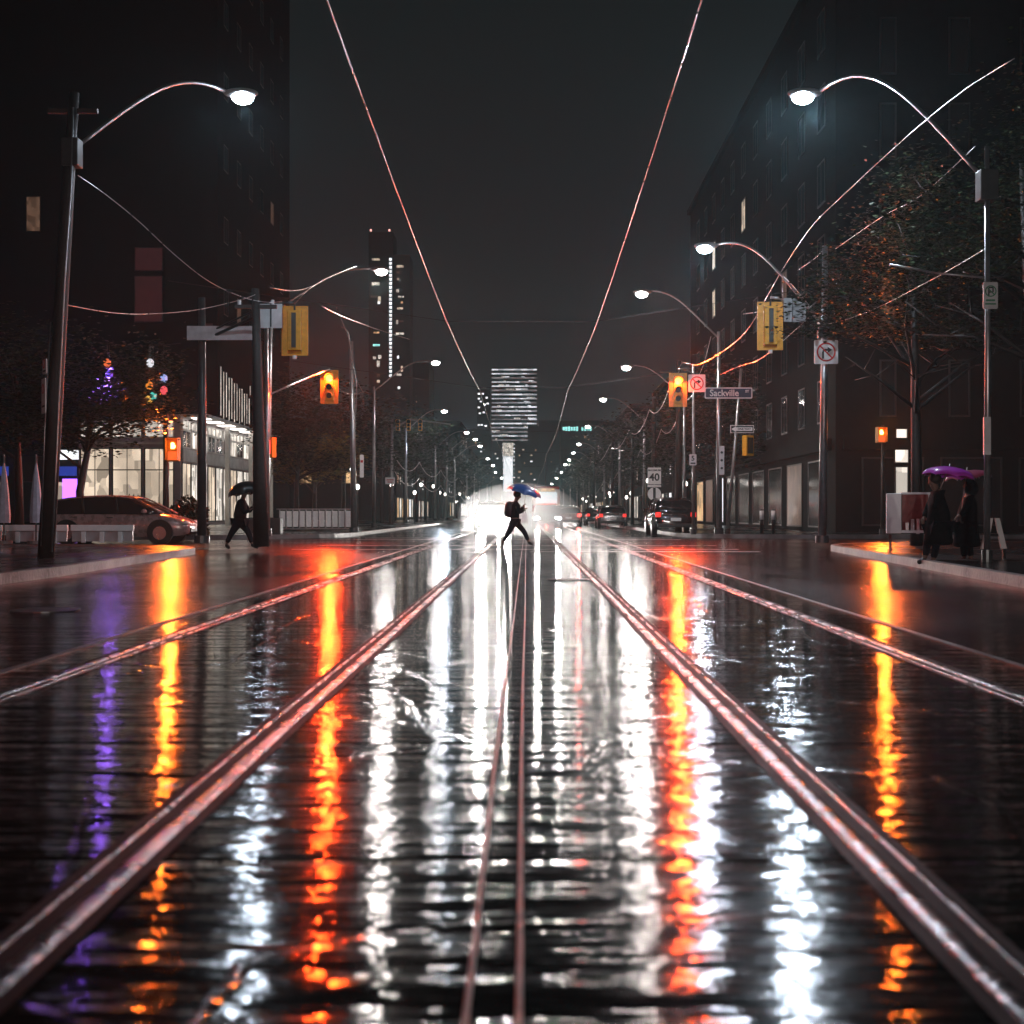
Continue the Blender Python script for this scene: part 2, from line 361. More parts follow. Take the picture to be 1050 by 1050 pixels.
def block(name, label, x0, x1, y0, y1, h, m, group='buildings along the street', roof=True, z0=.1):
    t = thing(name, label, 'building', ((x0+x1)/2, (y0+y1)/2, z0), 0, group)
    b = MB(); b.box((0, 0, (h-z0)/2), (x1-x0, y1-y0, h-z0)); b.build('wall', m, t)
    if roof:
        b = MB(); b.box((0, 0, h-z0+.20), (x1-x0+.5, y1-y0+.5, .38)); b.build('parapet', M['bdark2'], t)
    t['_o'] = [(x0+x1)/2, (y0+y1)/2, z0]
    return t
def window(t, plane, u, z, wd, ht, pane, frame='bframe', proud=.05, fw=.07, mull=0):
    """plane ('x', X, side) or ('y', Y, side): the wall the window sits in; u = the coordinate along it; z = its foot"""
    ox, oy, oz = t['_o']; ax, c, sd = plane
    def put(mb, du, dz, sw, sh, dep, out):
        if ax == 'x': mb.box((c+sd*out-ox, u+du-oy, z+dz-oz), (dep, sw, sh))
        else: mb.box((u+du-ox, c+sd*out-oy, z+dz-oz), (sw, dep, sh))
    f = MB()
    put(f, 0, fw/2, wd, fw, proud*2, 0); put(f, 0, ht-fw/2, wd, fw, proud*2, 0)
    put(f, -wd/2+fw/2, ht/2, fw, ht-2*fw, proud*2, 0); put(f, wd/2-fw/2, ht/2, fw, ht-2*fw, proud*2, 0)
    for k in range(mull):
        put(f, -wd/2+wd*(k+1)/(mull+1), ht/2, fw*.7, ht-2*fw, proud*1.8, 0)
    fo = f.build('window', M[frame], t)
    p = MB(); put(p, 0, ht/2, wd-2*fw, ht-2*fw, .02, proud*.4); p.build('pane', M[pane], fo)
    return fo

# --- the lit two-storey corner building (left, beyond the side street)
t = block('corner_building', 'pale two-storey glazed corner building with lit shop windows on the left', -28.6, -22.1, 85, 111, 7.25, M['bmauve'])
for k in range(3):                                                   # street front facing us
    window(t, ('y', 85, -1), -27.55+2.05*k, .35, 1.9, 4.75, 'litwarm', proud=.06, mull=1)
    b = MB(); b.box((-27.55+2.05*k+25.35, 84.93-98, 3.6), (1.76, .1, .07)); b.build('transom', M['bframe'], t)
    window(t, ('y', 85, -1), -27.55+2.05*k, 5.75, 1.9, 1.15, 'litcream', 'pframe', proud=.06)
b = MB(); b.box((-25.35+25.35, 84.6-98, 5.3), (6.6, .5, .12)); b.build('canopy', M['bpale'], t)
n = 11
for k in range(n):                                                   # side parallel to the main street
    y = 86.3+2.3*k
    window(t, ('x', -22.1, 1), y, .35, 2.1, 3.85, 'litcream' if k % 3 else 'litwarm', proud=.07, mull=1)
    window(t, ('x', -22.1, 1), y, 5.15, 2.1, 1.15, 'litcream' if k in (1, 2, 6, 8, 9) else 'glassdark', 'pframe', proud=.07, mull=1)
    window(t, ('x', -22.1, 1), y, 6.32, 2.1, .62, 'litcream', 'pframe', proud=.07, mull=1)
b = MB(); b.box((3.36, 0, 4.58), (.1, 25.8, .78)); b.build('spandrel', M['bpale'], t)
b = MB(); b.box((4.1, 0, 7.1), (1.8, 26, .14)); b.build('soffit', M['bpale'], t)
for k in range(7):
    b = MB(); b.box((4.1, -11+3.6*k, 7.0), (1.0, 1.5, .05)); b.build('soffit_light', M['litpanel'], t)
for y in (86, 94, 102, 110):
    b = MB(); b.box((3.33+.9, y-98, 3.5), (.3, .3, 7)); b.build('column', M['pframe'], t)
# --- low shops to its left
t = block('shop', 'low dark shop with blue signs and warm windows on the far left', -48, -28.7, 86, 100, 4.6, M['bdark2'])
for k in range(8):
    window(t, ('y', 86, -1), -30+-2.2*k, .4, 1.7, 2.6, ['litwarm', 'glassdark', 'litcream', 'litcream', 'litwarm', 'litcream', 'glassdark', 'litwarm'][k])
    if k % 2 == 0 or k == 5:
        b = MB(); b.box((-30-2.2*k+38.35, 85.9-93, 3.55), (1.9, .12, .6)); b.build('sign_board', M['litblue'], t)
b = MB(); b.box((9.6-.7, 85.82-93, 2.3), (.9, .16, 1.5)); b.build('violet_sign', M['litviolet'], t)
lamp_light('sign_light', t, (8.9, -7.6, 2.3), (.30, .05, 1.0), 250, .25, 'SPOT', (R(-90), 0, 0), R(170), .2)
b = MB(); b.box((9.0, 85.8-93, 4.6), (1.7, .16, .6)); b.build('roof_sign', M['litwhite'], t)

# --- tall dark block behind them
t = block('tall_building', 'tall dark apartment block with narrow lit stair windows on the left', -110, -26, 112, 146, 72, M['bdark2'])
for k in range(12):
    y = 113+1.05*k
    window(t, ('x', -26, 1), y, 9.2 if k % 2 == 0 else 9.0, .42, 4.2-.14*k, 'litcream', proud=.06, fw=.03)
for (y, z) in ((125, 12), (127, 10.6), (128.2, 12.6), (130, 11), (131, 9.5), (133, 11.5)):
    window(t, ('x', -26, 1), y, z, .4, .9, 'litcream', proud=.06, fw=.03)
for k in range(4):
    for j in range(6):
        window(t, ('y', 112, -1), -45.5-5*k, 14+6.2*j, 2.0, 2.4, 'litdim' if (k, j) in ((0, 0), (1, 3), (3, 1)) else 'glassdark', mull=1)
for k in range(6):
    for j in range(6):
        window(t, ('x', -26, 1), 115+5.2*k, 18+6.2*j, 1.6, 2.2, 'litdim' if (k, j) in ((1, 0), (4, 2)) else 'glassdark', mull=1)
window(t, ('y', 112, -1), -31.8, 17.0, 2.4, 3.9, 'litred'); window(t, ('y', 112, -1), -31.8+.02, 21.3, 2.4, 2.0, 'litred')
window(t, ('y', 112, -1), -41.5, 24.6, 1.25, 3.0, 'litdim')
window(t, ('y', 112, -1), -26.9, 15.6, 1.0, 1.3, 'litred')

# --- dark corner building on the right
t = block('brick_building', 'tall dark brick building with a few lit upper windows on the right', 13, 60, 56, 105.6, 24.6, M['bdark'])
lit = {(5, 4): 'litwhite', (5, 6): 'litwarm', (5, 7): 'litwarm', (3, 4): 'litcream', (3, 8): 'glassdark', (4, 10): 'litdim', (3, 11): 'litdim'}
for fl in range(6):
    for k in range(11):
        y = 58.6+4.2*k; z = 4.6+3.3*fl if fl else 4.9
        pane = 'glassdark'
        if fl == 3 and k == 8: pane = 'litwarm'
        if fl == 4 and k == 5: pane = 'litwarm'
        if fl == 4 and k == 8: pane = 'litcream'
        if fl == 2 and k == 2: pane = 'litdim'
        if fl == 1 and k in (0,): pane = 'litdim'
        window(t, ('x', 13, -1), y, z, 1.5, 1.9, pane, mull=1)
for fl in range(5):
    for k in range(6):
        x = 15.2+3.0*k; z = 5.0+3.6*fl
        window(t, ('y', 56, -1), x, z, .9 if k else .7, 2.4, 'glassdark' if (fl, k) not in ((1, 0),) else 'litdim', mull=0)
for k in range(9):
    window(t, ('x', 13, -1), 59.5+5*k, .3, 3.6, 3.0, ['glassdark', 'litdim', 'glassdark', 'glassdark', 'glassdark', 'glassdark', 'litwhite', 'litdim', 'litamber'][k])
for k in range(5):
    window(t, ('y', 56, -1), 15.4+3.3*k, .4, 2.6, 2.9, 'glassdark')
for (z, hh, wd) in ((1.7, 1.2, .55), (3.05, .9, .6), (4.05, .45, .5)):
    window(t, ('y', 56, -1), 15.75, z+2.95 if z > 9 else z, wd, hh, 'litcream', proud=.12, fw=.03)
b = MB(); b.box((-23.6-.15, 0, 3.75), (.3, 49, .5)); b.build('cornice', M['bdark2'], t)
b = MB(); b.box((0, -24.95, 3.75), (46.4, .3, .5)); b.build('cornice', M['bdark2'], t)

# --- further rows of buildings on both sides
rng = random.Random(5)
def row_building(i, side, y0, y1, h, setb, label, m, shop=True, grp='buildings along the street'):
    x0, x1 = (setb, setb+18) if side > 0 else (-setb-18, -setb)
    t = block('row_building', label, x0, x1, y0, y1, h, M[m], grp)
    xp = ('x', x0, -1) if side > 0 else ('x', x1, 1)
    y = y0+1.6
    while y < y1-1.4:
        if shop:
            window(t, xp, y, .4, 1.9, 2.3, rng.choice(['litwarm', 'litcream', 'litamber', 'glassdark', 'glassdark', 'litwhite']))
        z = 4.2
        while z < h-2:
            window(t, xp, y, z, 1.1, 1.5, rng.choice(['glassdark']*6+['litamber', 'litcream', 'litwhite']))
            z += 3.2
        y += 3.1
    # end wall that faces us
    e = ('y', y0, -1)
    for k in range(3):
        window(t, e, x0+3+5*k, 4.2, 1.3, 1.5, rng.choice(['glassdark', 'glassdark', 'litamber']))
    return t
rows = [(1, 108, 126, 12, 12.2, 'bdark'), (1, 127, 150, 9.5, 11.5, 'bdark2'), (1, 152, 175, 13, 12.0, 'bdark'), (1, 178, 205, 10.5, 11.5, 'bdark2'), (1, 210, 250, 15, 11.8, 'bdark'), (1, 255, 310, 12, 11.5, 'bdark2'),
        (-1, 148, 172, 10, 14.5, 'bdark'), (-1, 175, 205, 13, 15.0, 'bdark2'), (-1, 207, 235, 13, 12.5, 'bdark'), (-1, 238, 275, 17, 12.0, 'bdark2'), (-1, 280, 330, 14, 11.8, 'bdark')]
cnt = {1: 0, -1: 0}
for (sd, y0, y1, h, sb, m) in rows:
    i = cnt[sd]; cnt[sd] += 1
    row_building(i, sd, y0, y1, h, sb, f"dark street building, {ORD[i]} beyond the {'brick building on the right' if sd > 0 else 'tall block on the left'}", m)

# --- distant towers
def tower(name, label, x0, x1, y, h, depth, m='bdark2'):
    return block(name, label, x0, x1, y, y+depth, h, M[m], 'towers on the skyline', roof=False)
def px2x(px, d): return (px-VPX)/F*d
def py2z(py, d): return CAM_H+(HOR-py)/F*d
# white-lit tower in the axis of the street
d = 1000
t = tower('lit_tower', 'distant white-lit striped office tower at the end of the street', px2x(503.5, d), px2x(551, d), d, py2z(376, d), 25)
rr = random.Random(3)
x0, x1 = px2x(504, d), px2x(550.6, d)
for k in range(27):  # white light put into the spandrel bands as their own glow
    z = py2z(379.8+4.25*k, d)
    cut = sorted([x0, x1]+[rr.uniform(x0+3, x1-3) for _ in range(rr.choice([0, 1, 2]))]); cut = [x0, x1] if min(b_-a_ for a_, b_ in zip(cut, cut[1:])) < 1.5 else cut
    for a_, b_ in zip(cut, cut[1:]):
        b = MB(); b.box(((a_+b_)/2-t['_o'][0], -12.5-.3, z+.55-t['_o'][2]), (b_-a_-.25, .6, rr.uniform(.7, 1.1))); b.build('spandrel', M[rr.choice(['littower', 'littower', 'littower2', 'littower3'])], t)
for k in range(26):
    z = py2z(382.0+4.25*k, d)
    n_lit = rr.choice([0, 1, 2, 2, 3, 4])
    for j in range(n_lit):
        u = rr.uniform(x0+2, x1-3); wd = rr.choice([1.5, 2.5, 4, 6]); u = min(max(u, x0+wd/2+.2), x1-wd/2-.2)
        b = MB(); b.box((u-t['_o'][0], -12.5-.15-.012*j, z-.35-t['_o'][2]), (wd, .3, 1.3)); b.build('window', M['litcream' if rr.random() < .4 else 'littower'], t)
# bright stair shaft lower down
b = MB(); b.box((px2x(521, d)-t['_o'][0], -12.5-.6, py2z(486, d)-t['_o'][2]), (7, .5, 26)); b.build('lit_shaft', M['litwhite'], t)
b = MB(); b.box((px2x(521, d)-t['_o'][0], -12.5-.9, py2z(461, d)-t['_o'][2]), (8, .5, 10)); b.build('lit_shaft', M['litcream'], t)
# apartment twin on the left
d = 500
t = tower('apartment_tower', 'distant dark twin apartment tower with a column of white stair lights', px2x(378, d), px2x(403, d), d, py2z(238, d), 14)
b = MB(); b.box(((px2x(403, d)+px2x(420, d))/2-t['_o'][0]+.02, .5, py2z(261, d)/2), (px2x(420, d)-px2x(403, d), 14, py2z(261, d)-.2)); b.build('side_wing', M['bdark2'], t)
def fw(px_, py_, wpx, hpx, m, out=.0):
    b = MB(); b.box((px2x(px_, d)-t['_o'][0], -7-.12-out, py2z(py_, d)-t['_o'][2]), (wpx*d/F, .2, hpx*d/F)); b.build('window', M[m], t)
for k in range(30):
    fw(400.5, 266+4.1*k, 2.6, 2.6, 'litwhite', .1)
for (a, c, wp, hp, m) in ((385.5, 266, 8, 2, 'litwarm'), (385, 291, 8, 3, 'litcream'), (384, 304, 8, 2, 'litdim'), (389, 307, 3, 6, 'litwarm'), (388.5, 310.5, 2.4, 2.4, 'litwhite'), (386, 341, 6, 1.6, 'litamber'), (386, 354, 7, 2, 'litteal'),
    (384, 367, 3, 2.5, 'litcream'), (389.5, 366, 3, 4, 'litcream'), (388, 373, 3, 6, 'litcream'), (388, 385, 3, 3, 'litdim'), (388, 391, 3, 2.5, 'litwarm')): fw(a, c, wp, hp, m)
for (a, c, wp, hp, m) in ((410, 273, 7, 2.5, 'litwarm'), (408, 279, 3, 2, 'litdim'), (408, 286, 2, 2, 'litwarm'), (407.5, 298, 2.5, 3, 'litcream'), (411, 304, 6, 1.4, 'litcream'), (412, 310, 2, 2, 'litamber'), (410, 316, 6, 1.8, 'litwarm'), (407, 330, 2, 4, 'litcream'),
    (411, 329, 5, 1.2, 'litdim'), (410, 342, 8, 2, 'litcream'), (408, 366, 2, 3, 'litwhite'), (412, 378, 2, 6, 'litwarm'), (409, 384, 5, 2, 'litcream'), (409, 397.5, 2.4, 2.4, 'litwhite')):
    b = MB(); b.box((px2x(a, d)-t['_o'][0], -6.5-.12, py2z(c, d)-t['_o'][2]), (wp*d/F, .2, hp*d/F)); b.build('window', M[m], t)
M['redlamp'] = glow('roof_warning_lamp', (1, .45, .4), 2.5)
for a in (380, 399):
    b = MB(); b.box((px2x(a, d)-t['_o'][0], -6, py2z(235.5, d)-t['_o'][2]), (.6, .6, .7)); b.build('warning_lamp', M['redlamp'], t)
# darker masses in front of the white tower and left of it
specs = [('dark stepped block, lowest step in front of the white-lit tower', 528, 541, 700, 452), ('dark stepped block, middle step in front of the white-lit tower', 541, 553, 702, 437),
         ('dark wide block right of the white-lit tower', 553, 606, 704, 431), ('dark low block under the left half of the white-lit tower', 493, 514.5, 690, 452), ('dark block with small lit windows left of the white-lit tower', 470, 503, 520, 402+38),
         ('dark slab right of the twin apartment tower', 423, 440, 330, 372)]
for lb, a, c, dd, top in specs:
    t = block('skyline_block', lb, px2x(a, dd), px2x(c, dd), dd, dd+18, py2z(top, dd), M['bdark2'], 'towers on the skyline', roof=False)
    for k in range(7):
        u = rr.uniform(a+3, c-3); v = rr.uniform(top+8, 500)
        b = MB(); b.box((px2x(u, dd)-t['_o'][0], -9-.1-.01*k, py2z(v, dd)), (rr.uniform(.8, 2.2)*dd/F, .15, 1.3*dd/F)); b.build('window', M[rr.choice(['litcream', 'litwarm', 'litwhite', 'litamber'])], t)
d = 620
t = block('skyline_block', 'dark slim block with clustered lit windows beside the white-lit tower', px2x(489, d), px2x(501.5, d), d, d+15, py2z(400, d), M['bdark2'], 'towers on the skyline', roof=False)
for (a, c) in ((491, 404), (495, 404), (491, 409), (493, 412), (491, 418), (497, 415), (499, 408), (500, 414), (492, 424), (496, 423), (491, 436), (494, 436), (498, 437), (496, 441)):
    b = MB(); b.box((px2x(a, d)-t['_o'][0], -7.6, py2z(c, d)), (2.2*d/F, .15, 1.6*d/F)); b.build('window', M['litwhite'], t)
d = 400
t = block('wide_building', 'distant wide building with a row of teal lit windows right of the axis', px2x(575, d), px2x(652, d), d, d+20, py2z(431, d), M['bdark2'], 'towers on the skyline', roof=False)
for k in range(16):
    if k in (6, 11): continue
    b = MB(); b.box((px2x(578+2.75*k, d)-t['_o'][0], -10.1, py2z(440, d)), (2.0*d/F, .15, (3.4+(k*7 % 3)*.5)*d/F)); b.build('window', M['litteal'], t)
for k in range(6):
    b = MB(); b.box((px2x(600+3.7*k, d)-t['_o'][0], -10.1, py2z(448.5+(k*5 % 3), d)), (2.0*d/F, .15, 2.0*d/F)); b.build('window', M['litamber'], t)
# ------------------------------------------------------------------ street lamps
def bez(a, b, c, d, n=12):
    out = []
    for i in range(n+1):
        t = i/n; out.append(((1-t)**3)*a+3*(1-t)**2*t*b+3*(1-t)*t*t*c+t**3*d)
    return out
LAMPCOL = (1.0, .93, .88)
def street_lamp(pole, head, label, power, blue=False, pole_top=None, lean=0.0, arm=True, wood=False, group='street lamps along both kerbs', brace=False, rbase=.11, mount=None):
    """pole=(x,y) foot on the pavement, head=(x,y,z) the lamp head"""
    z0 = mount[2]-.3 if mount else .14
    if mount: pole = mount
    g = thing('street_lamp', label, 'street lamp', (pole[0], pole[1], z0), 0, group)
    H = Vector(head)-Vector((pole[0], pole[1], z0))
    zt = (pole_top if pole_top else head[2]-1.4)-.14
    top = Vector((lean, 0, zt)) if not mount else Vector((.0, 0, .3))
    if not mount: b = MB(); b.tube([(0, 0, 0), (lean*.5, 0, zt*.5), top], [rbase, rbase*.8, rbase*.6], 12); b.build('pole', M['wood' if wood else 'steel'], g, True)
    if not mount: b = MB(); b.disc((0, 0, .12), rbase*1.7, .24, 'Z', 12); b.build('base', M['darksteel'], g)
    else: b = MB(); b.box((0, 0, .0), (.30, .30, .5), 0, .02); b.build('bracket', M['darksteel'], g)
    s = 1 if H.x > lean else -1
    a0 = top-Vector((lean*.03, 0, .25))
    pts = bez(a0, a0+Vector((s*abs(H.x-lean)*.45, H.y*.4, (H.z-a0.z)*.75)), H-Vector((s*abs(H.x-lean)*.42, H.y*.4, -.12)), H+Vector((-s*.3, 0, .06)))
    b = MB(); b.tube(pts, .035, 8); b.build('arm', M['steel'], g, True)
    b = MB(); b.ball((H.x, H.y, H.z+.03), (.36, .16, .10), 14); b.build('lamp_head', M['grey'], g, True)
    b = MB(); b.ball((H.x+s*.04, H.y, H.z-.05), (.23, .18, .15), 12); b.build('lens', M['lampblue' if blue else 'lampwhite'], g, True)
    lamp_light('lamp_light', g, (H.x+s*.04, H.y, H.z-.36), (.74, .86, 1.0) if blue else LAMPCOL, power, .16, 'SPOT', (0, 0, 0), R(179), .03)
    return g
LP = 800
# near and middle lamps: foot of the pole, head, from where the photograph has them
street_lamp((-9.0, 27.5), tuple(P(247, 97, 27.2)), 'nearest lit street lamp above the left kerb, cool blue glow', LP*.55, True, mount=tuple(P(74, 140, 24)))
street_lamp((-9.75, 50), tuple(P(390, 277, 50)), 'lit street lamp on the red-lit pole behind the leaning wooden pole', LP*1.1, lean=.15)
street_lamp((-8.6, 75), tuple(P(446, 371, 75)), 'third lit street lamp from the camera over the left kerb', LP*.55)
street_lamp((-9.6, 106), tuple(P(455, 421, 106)), 'fourth lit street lamp from the camera over the left kerb, bluish', LP*1.3, True)
street_lamp((9.0, 27), tuple(P(825, 97, 27.2)), 'nearest lit street lamp above the right kerb, among the leaves', LP*1.9, True, mount=tuple(P(1012, 172, 22)))
street_lamp((8.0, 39.4), tuple(P(724, 253, 38.6)), 'lit street lamp behind the no-right-turn sign pole on the right, bluish', LP*1.0, True, mount=tuple(P(844.5, 326, 36)))
street_lamp((7.36, 51), tuple(P(659, 300, 50.4)), 'lit street lamp on the pole that carries the street name sign', LP*1.1)
street_lamp((8.3, 70), tuple(P(643, 376, 70)), 'fourth lit street lamp from the camera over the right kerb', LP*.6)
far_l = [(478, 443, 138), (487, 450, 152), (492, 457, 170), (500, 470, 205), (505, 477, 235), (508, 484, 265), (514, 490, 300)]
far_r = [(619, 409, 98), (603, 437, 126), (594, 455, 160), (588, 464, 185), (584, 471, 205), (580, 476, 225), (576, 484, 262), (571, 490, 300), (566, 496, 345)]
for i, (a, c, dd) in enumerate(far_l):
    h = P(a, c, dd); street_lamp((h.x-3.2, dd), tuple(h), f'far lit street lamp on the left side, {ORD[i+4]} from the camera', LP*.5 if dd < 200 else LP*.8, rbase=.14)
for i, (a, c, dd) in enumerate(far_r):
    h = P(a, c, dd); street_lamp((h.x+3.0, dd), tuple(h), f'far lit street lamp on the right side, {ORD[i+4]} from the camera', LP*.5 if dd < 200 else LP*.8, rbase=.14)

# ------------------------------------------------------------------ traffic signals
def signal(loc, label, lit=True, facing=-1, w=.34, h=1.02, backboard=True, group='traffic signals over the crossing', power=0, rz=0.0):
    """facing -1: lenses towards the camera; +1: its back to the camera. loc = centre"""
    g = thing('traffic_signal', label, 'traffic signal', tuple(loc), rz, group)
    f = facing
    b = MB(); b.box((0, 0, 0), (w, .2, h), 0, .02); b.build('housing', M['yellow'], g)
    if backboard:
        bw, bh = w+.30, h+.22
        b = MB()
        b.box((-(w/2+.005+(bw-w)/4), f*.06, 0), ((bw-w)/2, .02, bh)); b.box((w/2+.005+(bw-w)/4, f*.06, 0), ((bw-w)/2, .02, bh))
        b.box((0, f*.06, h/2+.06), (w, .02, .105)); b.box((0, f*.06, -h/2-.06), (w, .02, .105)); b.build('backboard', M['yellow'], g)
        b = MB(); b.box((-bw/2-.006, f*.06, 0), (.022, .05, bh+.03)); b.box((bw/2+.006, f*.06, 0), (.022, .05, bh+.03)); b.box((0, f*.06, bh/2+.004), (bw-.02, .05, .022)); b.box((0, f*.06, -bh/2-.004), (bw-.02, .05, .022))
        b.build('backboard_rim', M['yellow'], g)
    for k, z in enumerate((h*.32, 0, -h*.32)):
        rr_ = .14 if k == 0 else .105
        b = MB(); b.disc((0, f*.115, z), rr_, .04, 'Y', 20); b.build('lens', M['redlens'] if (lit and k == 0) else M['offlens'], g, False)
        v = MB()
        n = 12; ang = [R(-20+220*i/n) for i in range(n+1)]
        pr = [[v.bm.verts.new(((rr_+.018)*math.cos(a), f*(.10+dd), z+(rr_+.018)*math.sin(a))) for a in ang] for dd in (0, .24)]
        for i in range(n): v.bm.faces.new((pr[0][i], pr[0][i+1], pr[1][i+1], pr[1][i]))
        o = v.build('visor', M['yellow'], g, True); sd = o.modifiers.new('t', 'SOLIDIFY'); sd.thickness = .006
    b = MB(); b.tube([(0, 0, h/2), (0, 0, h/2+.16)], .025, 8); b.build('hanger', M['darksteel'], g)
    if facing > 0:
        b = MB(); b.box((0, -f*.13, 0), (.11, .06, h*.86)); b.build('mounting_rail', M['darksteel'], g)
        b = MB(); b.disc((0, 0, -h/2-.17), .055, .09, 'Z', 12); b.build('sensor', M['white'], g)
    if lit:
        o = lamp_light('lamp_light', g, (0, f*.42, h*.32), (1, .050, .006), power, .13, 'SPOT', (R(-90), 0, 0), R(178), .3)
        lamp_light('lamp_light', g, (0, f*.40, h*.26), (1, .08, .01), power*.035, .05)  # added weak point light, tints the housing like visor bounce
    return g
signal(P(302, 339, 34), 'yellow traffic signal seen from behind, hanging over the left lane', False, 1)
signal(P(790, 334, 35), 'yellow traffic signal seen from behind, hanging over the right lane', False, 1)
RP = 4200
signal(P(338, 397, 50.2), 'traffic signal showing red, left of the road beyond the crossing', True, -1, power=RP)
signal(P(695, 400, 50), 'traffic signal showing red, right of the road beyond the crossing', True, -1, power=RP)

# poles and arms of the signals
def pole_arm(base, top, label, arms, mat_='steel', r=.10, cat='pole', name='signal_pole', group=None, extra=None):
    bx = Vector(base); t = thing(name, label, cat, tuple(bx), 0, group)
    tp = Vector(top)-bx
    b = MB(); b.tube([(0, 0, 0), tp*.5+Vector((.01, 0, 0)), tp], [r, r*.86, r*.7], 12); b.build('pole', M[mat_], t, True)
    b = MB(); b.disc((0, 0, .1), r*1.6, .2, 'Z', 14); b.build('base', M['darksteel'], t)
    for pts, rad in arms:
        b = MB(); b.tube([Vector(p)-bx for p in pts], rad, 8); b.build('arm', M['steel' if mat_ == 'steel' else 'darksteel'], t, True)
    return t
g1 = Vector(P(207, 560, 36)); g1.z = .14
pole_arm(g1, P(207, 305, 36), 'dark steel pole with a slanting arm for the left near signal',
         [([P(207, 350, 36), P(250, 330, 35.2), P(289, 311, 34.2), P(302, 311, 34)], .045), ([P(207, 344, 36), P(262, 318, 35), P(302, 309, 34)], .03)], 'darksteel', .13, group='signal poles')
g2 = Vector(P(843, 560, 36)); g2.z = .14
pole_arm(g2, P(846, 252, 36), 'tall steel pole with the pink-lit no-right-turn sign on the right',
         [([P(845, 322, 36), P(828, 318, 35.6), P(800, 306, 35), P(790, 305, 35)], .04), ([P(845, 302, 36), P(828, 318, 35.6)], .02)], 'steel', .11, group='signal poles')
g3 = Vector((P(274, 500, 46.5).x, 46.5, .14))
pole_arm(g3, P(273, 336, 46.5), 'red-lit steel pole with an arm carrying the left red signal', [([P(273, 406, 46.5), P(300, 394, 47.8), P(330, 381, 49.7), P(338, 379, 50)], .035)], 'steel', .10, group='signal poles')
g4 = Vector((P(711, 500, 50.4).x, 50.4, .14))
pole_arm(g4, P(711, 374, 50.4), 'slim steel pole with an arm carrying the right red signal', [([P(711, 384, 50.4), P(703, 377, 50.2), P(695, 379, 50)], .03)], 'steel', .07, group='signal poles')
g5 = Vector((P(760, 500, 48.6).x, 52, .14))
pole_arm(g5, P(760, 378, 52), 'slim reddish pole carrying the one-way arrow sign', [], 'steel', .075, group='signal poles')
g6 = Vector((P(363, 500, 56).x, 56, .14))
pole_arm(g6, P(360, 350, 56), 'red-lit pole with a curved cable, right of the left red signal', [([P(364, 440, 56), P(366, 395, 56), P(361, 365, 56), P(357, 340, 56), P(350, 335, 56)], .02)], 'steel', .13, group='signal poles')
# leaning wooden utility pole beside the left pedestrian
gw = Vector((P(268, 560, 32).x, 32, .14))
t = thing('utility_pole', 'thick leaning dark wooden pole beside the left pedestrian', 'utility pole', tuple(gw), 0, 'utility poles')
tp = Vector(P(262, 296, 32))-gw
b = MB(); b.tube([(0, 0, 0), tp*.3, tp*.65, tp], [.20, .16, .12, .09], 14); b.build('pole', M['wood'], t, True)
b = MB(); b.box(tuple(tp*.93), (1.0, .09, .09)); b.build('crossarm', M['wood'], t)
for sx in (-.4, .4):
    b = MB(); b.disc((tp.x*.93+sx, tp.y*.93, tp.z*.93+.1), .045, .12, 'Z', 10); b.build('insulator', M['grey'], t)
# big wooden pole at the left edge
gl = Vector((P(47, 580, 24).x, 24, .14))
t = thing('utility_pole', 'tall leaning wooden pole with parking signs at the left edge', 'utility pole', tuple(gl), 0, 'utility poles')
tp = Vector(P(76, 95, 24))-gl
b = MB(); b.tube([(0, 0, 0), tp*.35, tp*.7, tp], [.15, .13, .11, .09], 14); b.build('pole', M['wood'], t, True)
b = MB(); b.tube([Vector(P(x, y, 23.86))-gl for x, y in ((53, 566), (58, 470), (62, 380), (66, 290), (73, 190), (75, 110))], .018, 6); b.build('cable_guard', M['steel'], t, True)
b = MB(); b.tube([Vector(P(x, y, 23.86))-gl for x, y in ((42, 560), (46, 440), (52, 330))], .012, 6); b.build('riser_cable', M['steel'], t, True)
b = MB(); b.box(tuple(tp*.96), (.9, .08, .08)); b.build('crossarm', M['wood'], t)
# right edge pole
gr = Vector((P(1012, 575, 22).x, 22, .14))
t = pole_arm(gr, P(1012, 150, 22), 'slim steel pole with the green parking sign at the right edge', [([P(1012, 285, 22), P(960, 280, 22.3), P(912, 271, 22.6)], .018)], 'steel', .055, group='signal poles')
b = MB(); b.box(tuple(Vector(P(1012, 447, 21.85))-gr), (.11, .06, .62)); b.build('bracket', M['grey'], t)
# far-left black post with the pedestrian signal
gp = Vector((P(170, 540, 45).x, 45, .14))
pole_arm(gp, P(170, 424, 45), 'black post carrying the glowing orange pedestrian signal on the left', [], 'darksteel', .12, group='signal poles')
gq = Vector((P(905, 540, 51).x, 51, .14))
pole_arm(gq, P(905, 436, 51), 'dark post carrying the glowing orange signal on the right', [], 'darksteel', .08, group='signal poles')

